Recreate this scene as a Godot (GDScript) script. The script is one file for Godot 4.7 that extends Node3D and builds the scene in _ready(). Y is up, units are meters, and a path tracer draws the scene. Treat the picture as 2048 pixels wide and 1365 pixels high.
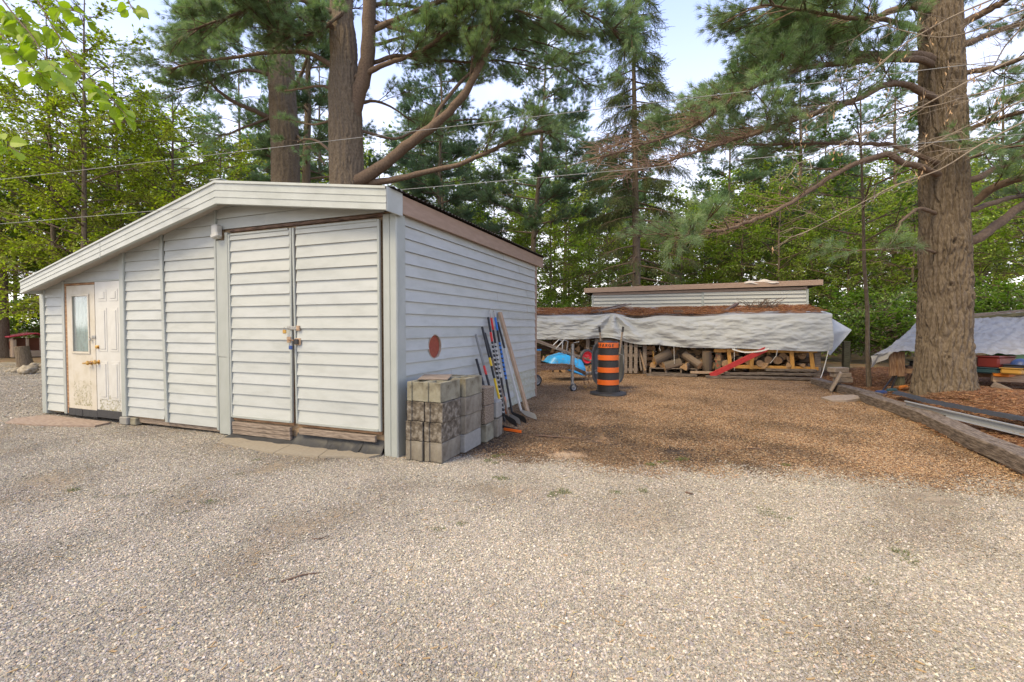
extends Node3D

var M := {}
var rng := RandomNumberGenerator.new()
var taken := {}
var noise_a := FastNoiseLite.new()
var noise_b := FastNoiseLite.new()
var cells := FastNoiseLite.new()

class Geo:
	var v := PackedVector3Array()
	var n := PackedVector3Array()
	var c := PackedColorArray()
	var i := PackedInt32Array()
	var col := Color.WHITE
	func face(pts: Array, out: Vector3) -> void:
		var nn: Vector3 = (pts[2] - pts[0]).cross(pts[1] - pts[0])
		var flip := nn.dot(out) < 0.0
		nn = (-nn if flip else nn).normalized()
		var b := v.size()
		for p in pts:
			v.append(p); n.append(nn); c.append(col)
		for k in range(1, pts.size() - 1):
			if flip:
				i.append_array([b, b + k + 1, b + k])
			else:
				i.append_array([b, b + k, b + k + 1])
	func vert(p: Vector3, nn: Vector3) -> int:
		v.append(p); n.append(nn); c.append(col)
		return v.size() - 1
	func tri(a: int, b: int, d: int) -> void:
		var g := (v[d] - v[a]).cross(v[b] - v[a])
		if g.dot(n[a] + n[b] + n[d]) < 0.0:
			i.append_array([a, d, b])
		else:
			i.append_array([a, b, d])
	func quad(a: int, b: int, d: int, e: int) -> void:
		tri(a, b, d); tri(a, d, e)
	func box(at: Transform3D, size: Vector3, bev := 0.004) -> void:
		var h := size / 2.0
		bev = minf(bev, minf(h.x, minf(h.y, h.z)) * 0.6)
		var cn := {}
		for sx in [-1, 1]:
			for sy in [-1, 1]:
				for sz in [-1, 1]:
					var s := Vector3(sx, sy, sz)
					cn[[sx, sy, sz, 0]] = at * (s * Vector3(h.x, h.y - bev, h.z - bev))
					cn[[sx, sy, sz, 1]] = at * (s * Vector3(h.x - bev, h.y, h.z - bev))
					cn[[sx, sy, sz, 2]] = at * (s * Vector3(h.x - bev, h.y - bev, h.z))
		for s in [-1, 1]:
			face([cn[[s, -1, -1, 0]], cn[[s, 1, -1, 0]], cn[[s, 1, 1, 0]], cn[[s, -1, 1, 0]]], at.basis.x * s)
			face([cn[[-1, s, -1, 1]], cn[[1, s, -1, 1]], cn[[1, s, 1, 1]], cn[[-1, s, 1, 1]]], at.basis.y * s)
			face([cn[[-1, -1, s, 2]], cn[[1, -1, s, 2]], cn[[1, 1, s, 2]], cn[[-1, 1, s, 2]]], at.basis.z * s)
		for a in [-1, 1]:
			for b in [-1, 1]:
				face([cn[[a, b, -1, 0]], cn[[a, b, 1, 0]], cn[[a, b, 1, 1]], cn[[a, b, -1, 1]]], at.basis * Vector3(a, b, 0))
				face([cn[[a, -1, b, 0]], cn[[a, 1, b, 0]], cn[[a, 1, b, 2]], cn[[a, -1, b, 2]]], at.basis * Vector3(a, 0, b))
				face([cn[[-1, a, b, 1]], cn[[1, a, b, 1]], cn[[1, a, b, 2]], cn[[-1, a, b, 2]]], at.basis * Vector3(0, a, b))
				for d in [-1, 1]:
					face([cn[[a, b, d, 0]], cn[[a, b, d, 1]], cn[[a, b, d, 2]]], at.basis * Vector3(a, b, d))
	func tube(pts: Array, rads: Array, sides := 8, caps := true) -> void:
		var m := pts.size()
		var up := Vector3.UP
		var prev := -1
		var side := Vector3.ZERO
		for k in m:
			var t: Vector3 = (pts[mini(k + 1, m - 1)] - pts[maxi(k - 1, 0)]).normalized()
			if k == 0:
				if absf(t.dot(up)) > 0.9:
					up = Vector3.RIGHT
				side = t.cross(up).normalized()
			side = (side - t * side.dot(t)).normalized()
			var other := t.cross(side)
			var first := v.size()
			for j in sides:
				var a := TAU * j / sides
				var d := side * cos(a) + other * sin(a)
				vert(pts[k] + d * rads[k], d)
			if prev >= 0:
				for j in sides:
					quad(prev + j, first + j, first + (j + 1) % sides, prev + (j + 1) % sides)
			if caps and (k == 0 or k == m - 1):
				var ring := []
				for j in sides:
					ring.append(v[first + j])
				face(ring, -t if k == 0 else t)
			prev = first
	func lathe(prof: Array, sides := 24, at := Transform3D()) -> void:
		for k in prof.size() - 1:
			var a: Vector2 = prof[k]
			var b: Vector2 = prof[k + 1]
			var dir := (b - a).normalized()
			var first := v.size()
			for j in sides + 1:
				var th := TAU * j / sides
				var out := Vector3(cos(th) * dir.y, -dir.x, sin(th) * dir.y)
				vert(at * Vector3(cos(th) * a.x, a.y, sin(th) * a.x), at.basis * out)
				vert(at * Vector3(cos(th) * b.x, b.y, sin(th) * b.x), at.basis * out)
			for j in sides:
				quad(first + j * 2, first + j * 2 + 1, first + j * 2 + 3, first + j * 2 + 2)
	func grid(nu: int, nv: int, f: Callable) -> void:
		var b := v.size()
		var p := PackedVector3Array()
		for y in nv + 1:
			for x in nu + 1:
				p.append(f.call(float(x) / nu, float(y) / nv))
		for y in nv + 1:
			for x in nu + 1:
				var dx := p[y * (nu + 1) + mini(x + 1, nu)] - p[y * (nu + 1) + maxi(x - 1, 0)]
				var dy := p[mini(y + 1, nv) * (nu + 1) + x] - p[maxi(y - 1, 0) * (nu + 1) + x]
				vert(p[y * (nu + 1) + x], dy.cross(dx).normalized())
		for y in nv:
			for x in nu:
				var k := b + y * (nu + 1) + x
				quad(k, k + 1, k + nu + 2, k + nu + 1)
	func prism(poly: PackedVector2Array, z0: float, z1: float, at := Transform3D()) -> void:
		var ix := Geometry2D.triangulate_polygon(poly)
		for s in [[z0, -1.0], [z1, 1.0]]:
			for k in range(0, ix.size(), 3):
				face([at * Vector3(poly[ix[k]].x, poly[ix[k]].y, s[0]), at * Vector3(poly[ix[k + 1]].x, poly[ix[k + 1]].y, s[0]), at * Vector3(poly[ix[k + 2]].x, poly[ix[k + 2]].y, s[0])], at.basis.z * s[1])
		var turn := -1.0 if Geometry2D.is_polygon_clockwise(poly) else 1.0
		for k in poly.size():
			var a := poly[k]
			var b := poly[(k + 1) % poly.size()]
			var o := Vector2(b.y - a.y, a.x - b.x) * turn
			face([at * Vector3(a.x, a.y, z0), at * Vector3(b.x, b.y, z0), at * Vector3(b.x, b.y, z1), at * Vector3(a.x, a.y, z1)], at.basis * Vector3(o.x, o.y, 0))
	func mesh() -> ArrayMesh:
		var a := []
		a.resize(Mesh.ARRAY_MAX)
		a[Mesh.ARRAY_VERTEX] = v
		a[Mesh.ARRAY_NORMAL] = n
		a[Mesh.ARRAY_COLOR] = c
		a[Mesh.ARRAY_INDEX] = i
		var m := ArrayMesh.new()
		m.add_surface_from_arrays(Mesh.PRIMITIVE_TRIANGLES, a)
		return m

# ---------- small helpers ----------
func rnd(a: float, b: float) -> float:
	return rng.randf_range(a, b)
func rv(s := 1.0) -> Vector3:
	return Vector3(rnd(-s, s), rnd(-s, s), rnd(-s, s))
func T(x: float, y: float, z: float, rx := 0.0, ry := 0.0, rz := 0.0) -> Transform3D:
	return Transform3D(Basis.from_euler(Vector3(deg_to_rad(rx), deg_to_rad(ry), deg_to_rad(rz))), Vector3(x, y, z))
func along(a: Vector3, b: Vector3, up := Vector3.UP) -> Transform3D:  # x runs from a to b, origin in the middle
	var x := (b - a).normalized()
	if absf(x.dot(up)) > 0.97:
		up = Vector3.BACK
	var z := x.cross(up).normalized()
	return Transform3D(Basis(x, z.cross(x), z), (a + b) / 2.0)
func numbered(called: String) -> String:
	taken[called] = taken.get(called, -1) + 1
	return called if taken[called] == 0 else "%s_%03d" % [called, taken[called]]
func tag(o: Node, label: String, category: String, group := "") -> Node:
	o.set_meta("label", label)
	o.set_meta("category", category)
	if group:
		o.set_meta("group", group)
	return o
func thing(called: String, label: String, category: String, at := Transform3D(), group := "") -> Node3D:
	var o := Node3D.new()
	o.name = numbered(called)
	o.transform = at
	add_child(o)
	tag(o, label, category, group)
	return o
func part(called: String, shape, mat: Material, parent: Node, at := Transform3D()) -> MeshInstance3D:
	var o := MeshInstance3D.new()
	o.name = numbered(called) if parent == self else called
	o.mesh = shape.mesh() if shape is Geo else shape
	o.material_override = mat
	o.transform = at
	parent.add_child(o, true)
	return o
func gbox(size: Vector3, bev := 0.004, at := Transform3D()) -> Geo:
	var g := Geo.new()
	g.box(at, size, bev)
	return g
func bx(called: String, x0: float, x1: float, y0: float, y1: float, z0: float, z1: float, mat: Material, parent: Node, bev := 0.004) -> MeshInstance3D:
	return part(called, gbox(Vector3(x1 - x0, y1 - y0, z1 - z0), bev), mat, parent, T((x0 + x1) / 2, (y0 + y1) / 2, (z0 + z1) / 2))
func board(called: String, a: Vector3, b: Vector3, h: float, w: float, mat: Material, parent: Node, up := Vector3.UP, bev := 0.004) -> MeshInstance3D:
	return part(called, gbox(Vector3(a.distance_to(b), h, w), bev), mat, parent, along(a, b, up))
func pipe(called: String, pts: Array, r: float, mat: Material, parent: Node, sides := 8, r2 := -1.0) -> MeshInstance3D:
	var g := Geo.new()
	var rads := []
	for k in pts.size():
		rads.append(r if r2 < 0.0 else lerpf(r, r2, float(k) / (pts.size() - 1)))
	g.tube(pts, rads, sides)
	return part(called, g, mat, parent)
func scatter(called: String, m: Mesh, mat: Material, places: Array, parent: Node, tints := []) -> MultiMeshInstance3D:
	var mm := MultiMesh.new()
	mm.transform_format = MultiMesh.TRANSFORM_3D
	mm.use_colors = not tints.is_empty()
	mm.mesh = m
	mm.instance_count = places.size()
	for k in places.size():
		mm.set_instance_transform(k, places[k])
		if tints:
			mm.set_instance_color(k, tints[k])
	var o := MultiMeshInstance3D.new()
	o.name = numbered(called) if parent == self else called
	o.multimesh = mm
	o.material_override = mat
	o.set_meta("kind", "stuff")
	parent.add_child(o, true)
	return o
func smooth(pts: Array, steps := 4) -> Array:  # rounds a line of points
	var out := []
	for k in pts.size() - 1:
		var a: Vector3 = pts[k]
		var b: Vector3 = pts[k + 1]
		var pa: Vector3 = pts[maxi(k - 1, 0)]
		var pb: Vector3 = pts[mini(k + 2, pts.size() - 1)]
		for s in steps:
			out.append(a.cubic_interpolate(b, pa, pb, float(s) / steps))
	out.append(pts[-1])
	return out

# ---------- materials ----------
func lin(r: float, g: float, b: float) -> Color:
	return Color(r, g, b).linear_to_srgb()
func ntex(freq: float, ramp: Array, octaves := 4, kind := FastNoiseLite.TYPE_SIMPLEX_SMOOTH, size := 512, sd := 1, contrast := 1.0) -> NoiseTexture2D:
	var f := FastNoiseLite.new()
	f.noise_type = kind
	f.frequency = freq
	f.fractal_octaves = octaves
	f.fractal_gain = 0.6
	f.seed = sd
	var t := NoiseTexture2D.new()
	t.noise = f
	t.width = size
	t.height = size
	t.seamless = true
	t.seamless_blend_skirt = 0.15
	if ramp:
		var gr := Gradient.new()
		var off := PackedFloat32Array()
		var cs := PackedColorArray()
		for k in ramp.size():
			off.append(clampf(0.5 + (float(k) / (ramp.size() - 1) - 0.5) / contrast, 0.0, 1.0))
			cs.append(ramp[k])
		gr.offsets = off
		gr.colors = cs
		t.color_ramp = gr
	return t
func mat(called: String, color: Color, rough := 0.7, tex: Texture2D = null, scale := Vector3.ONE, bump: Texture2D = null, bump_cm := 0.0, world := false) -> StandardMaterial3D:
	var m := StandardMaterial3D.new()
	m.resource_name = called
	m.albedo_color = color
	m.roughness = rough
	m.uv1_triplanar = true
	m.uv1_world_triplanar = world
	m.uv1_scale = scale
	if tex:
		m.albedo_texture = tex
	if bump:
		m.heightmap_enabled = true
		m.heightmap_texture = bump
		m.heightmap_scale = bump_cm
	M[called] = m
	return m
func tinted(called: String, rough: float, glow := Color.BLACK) -> StandardMaterial3D:  # colour from the mesh itself
	var m := StandardMaterial3D.new()
	m.resource_name = called
	m.vertex_color_use_as_albedo = true
	m.roughness = rough
	if glow != Color.BLACK:
		m.backlight_enabled = true
		m.backlight = glow
	M[called] = m
	return m
func wood_tex(a: Color, b: Color, c: Color, sd: int) -> NoiseTexture2D:
	return ntex(0.02, [a, b, c], 5, FastNoiseLite.TYPE_SIMPLEX_SMOOTH, 512, sd, 1.6)

func make_materials() -> void:
	var W := Color.WHITE
	var fine := ntex(0.03, [], 5, FastNoiseLite.TYPE_SIMPLEX_SMOOTH, 512, 3)
	var grain := ntex(0.02, [], 4, FastNoiseLite.TYPE_SIMPLEX_SMOOTH, 512, 9)
	var vinyl := ntex(0.006, [lin(.38, .40, .385), lin(.425, .448, .436), lin(.445, .468, .458)], 5, FastNoiseLite.TYPE_SIMPLEX_SMOOTH, 1024, 4, 1.4)
	mat("vinyl", W, .5, vinyl, Vector3(.3, .9, .3), grain, .015)
	mat("vinyl_b", lin(.93, .93, .915), .46, vinyl, Vector3(.3, .9, .3), grain, .015).uv1_offset = Vector3(.4, .3, .7)
	mat("vinyl_c", lin(.99, .985, .96), .52, vinyl, Vector3(.3, .9, .3), grain, .02).uv1_offset = Vector3(.8, .6, .2)
	mat("vinyl_mossy", W, .6, ntex(0.012, [lin(.30, .315, .22), lin(.38, .39, .32), lin(.43, .44, .41)], 5, FastNoiseLite.TYPE_SIMPLEX_SMOOTH, 512, 62, 1.3), Vector3(1.2, 2.5, 1.2))
	mat("vinyl_trim", lin(.365, .388, .366), .42, ntex(0.01, [lin(.85, .86, .84), W], 4, FastNoiseLite.TYPE_SIMPLEX_SMOOTH, 512, 5), Vector3(1, .5, 1))
	mat("vinyl_far", W, .5, ntex(0.012, [lin(.37, .375, .345), lin(.43, .435, .405)], 4, FastNoiseLite.TYPE_SIMPLEX_SMOOTH, 512, 6), Vector3(.4, 2, .4))
	mat("metal_white", lin(.44, .465, .44), .3, ntex(0.008, [lin(.82, .82, .80), W], 4, FastNoiseLite.TYPE_SIMPLEX_SMOOTH, 512, 7), Vector3(.7, .7, .7))
	mat("soffit", lin(.52, .48, .43), .5, ntex(0.02, [lin(.8, .78, .75), W], 4, FastNoiseLite.TYPE_SIMPLEX_SMOOTH, 512, 8), Vector3(1, 1, 1))
	mat("fascia_brown", lin(.355, .25, .185), .5, ntex(0.015, [lin(.75, .72, .7), W], 4, FastNoiseLite.TYPE_SIMPLEX_SMOOTH, 512, 11), Vector3(.8, 2, .4))
	mat("roofing", lin(.09, .075, .065), .85, fine, Vector3(1.5, 1.5, 1.5))
	mat("sheathing", W, .9, wood_tex(lin(.22, .15, .09), lin(.32, .23, .14), lin(.38, .28, .18), 64), Vector3(1, 3, 1))
	mat("raw_wood", W, .8, wood_tex(lin(.17, .09, .045), lin(.30, .17, .085), lin(.38, .24, .13), 12), Vector3(.5, 4, 4), grain, .1)
	mat("grey_wood", W, .85, wood_tex(lin(.13, .10, .075), lin(.23, .18, .14), lin(.31, .255, .20), 13), Vector3(.5, 5, 5), grain, .15)
	mat("pale_wood", W, .75, wood_tex(lin(.28, .18, .11), lin(.37, .26, .17), lin(.43, .32, .22), 14), Vector3(.5, 5, 5), grain, .08)
	mat("stain_wood", W, .6, wood_tex(lin(.40, .18, .03), lin(.56, .28, .055), lin(.62, .34, .09), 15), Vector3(.6, 5, 5), grain, .08)
	mat("tie_wood", W, .9, wood_tex(lin(.075, .055, .04), lin(.155, .12, .09), lin(.25, .20, .155), 16), Vector3(.45, 3.5, 3.5), ntex(0.03, [], 5, FastNoiseLite.TYPE_SIMPLEX, 512, 17), .8)
	mat("dark_wood", W, .8, wood_tex(lin(.05, .032, .022), lin(.13, .08, .055), lin(.19, .12, .085), 18), Vector3(.5, 4, 4), grain, .12)
	mat("green_wood", W, .85, wood_tex(lin(.07, .06, .03), lin(.13, .12, .06), lin(.2, .17, .09), 19), Vector3(.5, 4, 4), grain, .12)
	mat("red_paint", W, .55, ntex(0.02, [lin(.33, .02, .018), lin(.47, .03, .025), lin(.52, .05, .04)], 4, FastNoiseLite.TYPE_SIMPLEX_SMOOTH, 512, 20), Vector3(.6, 3, 3))
	mat("rust_post", W, .8, ntex(0.012, [lin(.12, .11, .06), lin(.20, .15, .09), lin(.42, .07, .03)], 4, FastNoiseLite.TYPE_SIMPLEX_SMOOTH, 512, 21, 1.8), Vector3(1.2, 1.2, 1.2))
	mat("door_cream", W, .45, ntex(0.01, [lin(.44, .40, .31), lin(.51, .475, .395), lin(.54, .51, .45)], 5, FastNoiseLite.TYPE_SIMPLEX_SMOOTH, 512, 22), Vector3(.8, .8, .8))
	mat("door_white", W, .4, ntex(0.01, [lin(.49, .485, .45), lin(.55, .55, .52)], 5, FastNoiseLite.TYPE_SIMPLEX_SMOOTH, 512, 23), Vector3(.8, .8, .8))
	mat("algae", W, .9, ntex(0.03, [lin(.24, .23, .10), lin(.33, .31, .165), lin(.42, .39, .25)], 4, FastNoiseLite.TYPE_SIMPLEX_SMOOTH, 512, 24), Vector3(3, 3, 3))
	mat("curtain", W, .8, ntex(0.014, [lin(.04, .09, .09), lin(.085, .16, .16), lin(.16, .25, .25)], 5, FastNoiseLite.TYPE_SIMPLEX_SMOOTH, 512, 25, 1.5), Vector3(2.2, .7, 1))
	var pane := mat("pane", Color(.85, .92, .92, .12), .05)
	pane.transparency = BaseMaterial3D.TRANSPARENCY_ALPHA
	pane.uv1_triplanar = false
	mat("rubber", lin(.042, .043, .045), .55, ntex(0.02, [lin(.5, .5, .5), W], 4, FastNoiseLite.TYPE_SIMPLEX_SMOOTH, 512, 26), Vector3(2, 2, 2))
	mat("black_plastic", lin(.025, .025, .026), .4)
	mat("brass", lin(.55, .33, .09), .35).metallic = .85
	mat("zinc", lin(.42, .43, .42), .45, ntex(0.02, [lin(.55, .5, .45), W], 4, FastNoiseLite.TYPE_SIMPLEX_SMOOTH, 512, 27, 1.5), Vector3(4, 4, 4)).metallic = .5
	mat("rusty_steel", W, .8, ntex(0.018, [lin(.10, .045, .02), lin(.24, .13, .07), lin(.36, .30, .24)], 5, FastNoiseLite.TYPE_SIMPLEX_SMOOTH, 512, 28, 1.6), Vector3(3, 3, 3))
	mat("steel_grey", lin(.36, .37, .38), .42).metallic = .4
	mat("blue_lock", lin(.02, .06, .22), .35)
	mat("white_plastic", lin(.48, .48, .45), .4)
	mat("concrete", W, .92, ntex(0.014, [lin(.09, .072, .05), lin(.165, .143, .11), lin(.22, .197, .155), lin(.255, .232, .19)], 5, FastNoiseLite.TYPE_SIMPLEX_SMOOTH, 512, 29, 1.1), Vector3(.55, .55, .55), fine, .35)
	mat("concrete_moss", W, .92, ntex(0.016, [lin(.09, .076, .05), lin(.175, .158, .11), lin(.235, .22, .16), lin(.27, .255, .20)], 5, FastNoiseLite.TYPE_SIMPLEX_SMOOTH, 512, 30, 1.1), Vector3(.6, .6, .6), fine, .35)
	mat("concrete_dark", W, .92, ntex(0.02, [lin(.055, .043, .03), lin(.12, .10, .075), lin(.25, .225, .185)], 5, FastNoiseLite.TYPE_SIMPLEX_SMOOTH, 512, 31, 1.3), Vector3(1.2, 1.2, 1.2), fine, .6)
	mat("concrete_new", W, .85, ntex(0.02, [lin(.22, .215, .195), lin(.28, .272, .25)], 4, FastNoiseLite.TYPE_SIMPLEX_SMOOTH, 512, 32), Vector3(2, 2, 2), fine, .1)
	mat("aggregate", W, .9, ntex(0.06, [lin(.08, .05, .03), lin(.22, .17, .12), lin(.33, .28, .22)], 3, FastNoiseLite.TYPE_SIMPLEX_SMOOTH, 512, 33, 2.0), Vector3(2.2, 2.2, 2.2), fine, .8)
	mat("slab_tan", W, .9, ntex(0.02, [lin(.24, .18, .125), lin(.33, .26, .19), lin(.38, .31, .245)], 5, FastNoiseLite.TYPE_SIMPLEX_SMOOTH, 512, 34), Vector3(1.5, 1.5, 1.5), fine, .4)
	mat("stone", W, .9, ntex(0.015, [lin(.16, .13, .085), lin(.30, .255, .185), lin(.40, .36, .28)], 5, FastNoiseLite.TYPE_SIMPLEX_SMOOTH, 512, 35, 1.3), Vector3(1.2, 1.2, 1.2), fine, .8)
	mat("orange", W, .5, ntex(0.02, [lin(.62, .11, .008), lin(.72, .135, .010)], 4, FastNoiseLite.TYPE_SIMPLEX_SMOOTH, 512, 36), Vector3(2, 2, 2))
	mat("drum_black", lin(.030, .029, .030), .5, ntex(0.02, [lin(.45, .42, .4), W], 4, FastNoiseLite.TYPE_SIMPLEX_SMOOTH, 512, 37), Vector3(2, 2, 2))
	mat("blue_paint", W, .4, ntex(0.01, [lin(.30, .17, .10), lin(.02, .28, .58), lin(.03, .33, .66), lin(.03, .35, .70)], 4, FastNoiseLite.TYPE_SIMPLEX_SMOOTH, 512, 38, 1.2), Vector3(1.6, 1.6, 1.6))
	mat("wheel_red", lin(.62, .015, .03), .4)
	mat("tub_grey", lin(.11, .115, .12), .5)
	mat("yellow", lin(.42, .23, .04), .5)
	mat("toy_red", lin(.17, .022, .015), .45)
	mat("toy_green", lin(.03, .22, .03), .45)
	mat("toy_blue", lin(.025, .05, .15), .45)
	mat("toy_teal", lin(.03, .075, .085), .5)
	mat("toy_orange", lin(.65, .2, .02), .45)
	mat("rope", lin(.62, .60, .55), .8)
	mat("wire", lin(.26, .26, .25), .6)
	mat("tarp", W, .5, ntex(0.006, [lin(.355, .365, .36), lin(.41, .425, .42), lin(.44, .452, .448)], 5, FastNoiseLite.TYPE_SIMPLEX_SMOOTH, 1024, 39), Vector3(.35, .35, .35), fine, .4)
	mat("clear_tarp", W, .68, ntex(0.006, [lin(.26, .24, .215), lin(.35, .34, .32), lin(.41, .40, .38)], 5, FastNoiseLite.TYPE_SIMPLEX_SMOOTH, 1024, 40), Vector3(.6, .6, .6), fine, .6)
	M.clear_tarp.metallic_specular = .25
	M.tarp.metallic_specular = .3
	mat("house_beige", lin(.40, .30, .21), .5)
	mat("house_red", lin(.46, .05, .075), .45)
	mat("house_brown", lin(.22, .07, .03), .5)
	mat("stick_black", lin(.022, .022, .024), .35)
	mat("stick_white", lin(.48, .48, .46), .35)
	mat("stick_grey", lin(.20, .205, .20), .6)
	mat("stick_red", lin(.55, .035, .03), .35)
	mat("stick_blue", lin(.03, .16, .50), .35)
	mat("stick_yellow", lin(.68, .46, .02), .35)
	mat("tape", lin(.42, .41, .38), .9)
	mat("needle_bed", W, .95, ntex(0.02, [lin(.17, .08, .04), lin(.30, .155, .075), lin(.40, .23, .125)], 5, FastNoiseLite.TYPE_SIMPLEX_SMOOTH, 512, 41, 1.3), Vector3(.9, .9, .9), fine, 1.5, true)
	mat("forest_floor", W, .95, ntex(0.008, [lin(.06, .065, .02), lin(.13, .09, .045), lin(.21, .125, .06), lin(.10, .125, .035)], 5, FastNoiseLite.TYPE_SIMPLEX_SMOOTH, 1024, 42, 1.2), Vector3(.16, .16, .16), fine, 3.0, true)
	var barkt := ntex(0.02, [lin(.095, .068, .043), lin(.15, .115, .077), lin(.205, .163, .115)], 5, FastNoiseLite.TYPE_SIMPLEX_SMOOTH, 1024, 43, 1.4)
	var barkh := ntex(0.03, [], 4, FastNoiseLite.TYPE_CELLULAR, 512, 44)
	mat("bark_big", W, .95, barkt, Vector3(1.6, .6, 1.6), fine, .8, true)
	mat("bark", W, .95, barkt, Vector3(1.3, .35, 1.3), barkh, 2.5, true)
	mat("bark_pale", W, .9, ntex(0.02, [lin(.19, .165, .13), lin(.34, .31, .26)], 4, FastNoiseLite.TYPE_SIMPLEX_SMOOTH, 512, 45), Vector3(1, 1, 1), null, 0.0, true)
	mat("limb_bark", W, .95, ntex(0.02, [lin(.085, .057, .038), lin(.145, .10, .068), lin(.20, .145, .10)], 5, FastNoiseLite.TYPE_SIMPLEX_SMOOTH, 512, 46, 1.3), Vector3(1.6, 1.6, 1.6), fine, .8, true)
	mat("twig_grey", lin(.25, .205, .155), .9)
	mat("log_end", W, .85, ntex(0.02, [lin(.25, .14, .06), lin(.38, .23, .115), lin(.45, .31, .185)], 4, FastNoiseLite.TYPE_SIMPLEX_SMOOTH, 512, 47), Vector3(2, 2, 2), grain, .2)
	tinted("gravel", .95)
	tinted("needles", .5, Color(.9, 1.0, .7))
	tinted("leaves", .5, Color(.9, 1.0, .45))
	tinted("litter", .95)
	tinted("log_side", .9)

# ---------- ground ----------
var edge_line := PackedVector2Array([Vector2(7.9, -13.2), Vector2(6.75, -10.0), Vector2(6.22, -8.15), Vector2(5.6, -6.6), Vector2(5.07, -5.5), Vector2(4.46, -4.0), Vector2(3.6, -2.0), Vector2(2.6, .5)])
func right_of_edge(x: float, z: float) -> float:  # metres beyond the timber edging, to the right
	for k in edge_line.size() - 1:
		var a := edge_line[k]
		var b := edge_line[k + 1]
		if z >= a.y and z <= b.y:
			return (x - lerpf(a.x, b.x, (z - a.y) / (b.y - a.y))) * .88
	return -1.0 if z > .5 else x - 7.9
func ground_y(x: float, z: float) -> float:
	var y := 0.0
	var e := right_of_edge(x, z)
	if e > 0.0:
		y = smoothstep(0.0, 1.3, e) * .2
		y += .10 * exp(-Vector2(x - 7.0, z + 7.7).length_squared() / 1.1)
	var far := maxf(maxf(-z - 17.0, (-x - 19.0) * .7), x - 13.0)
	if far > 0.0:
		y += minf(far, 12.0) * .012 + noise_a.get_noise_2d(x * .6, z * .6) * minf(far, 4.0) * .04
	return y + noise_a.get_noise_2d(x * 2.2, z * 2.2) * .018

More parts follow.
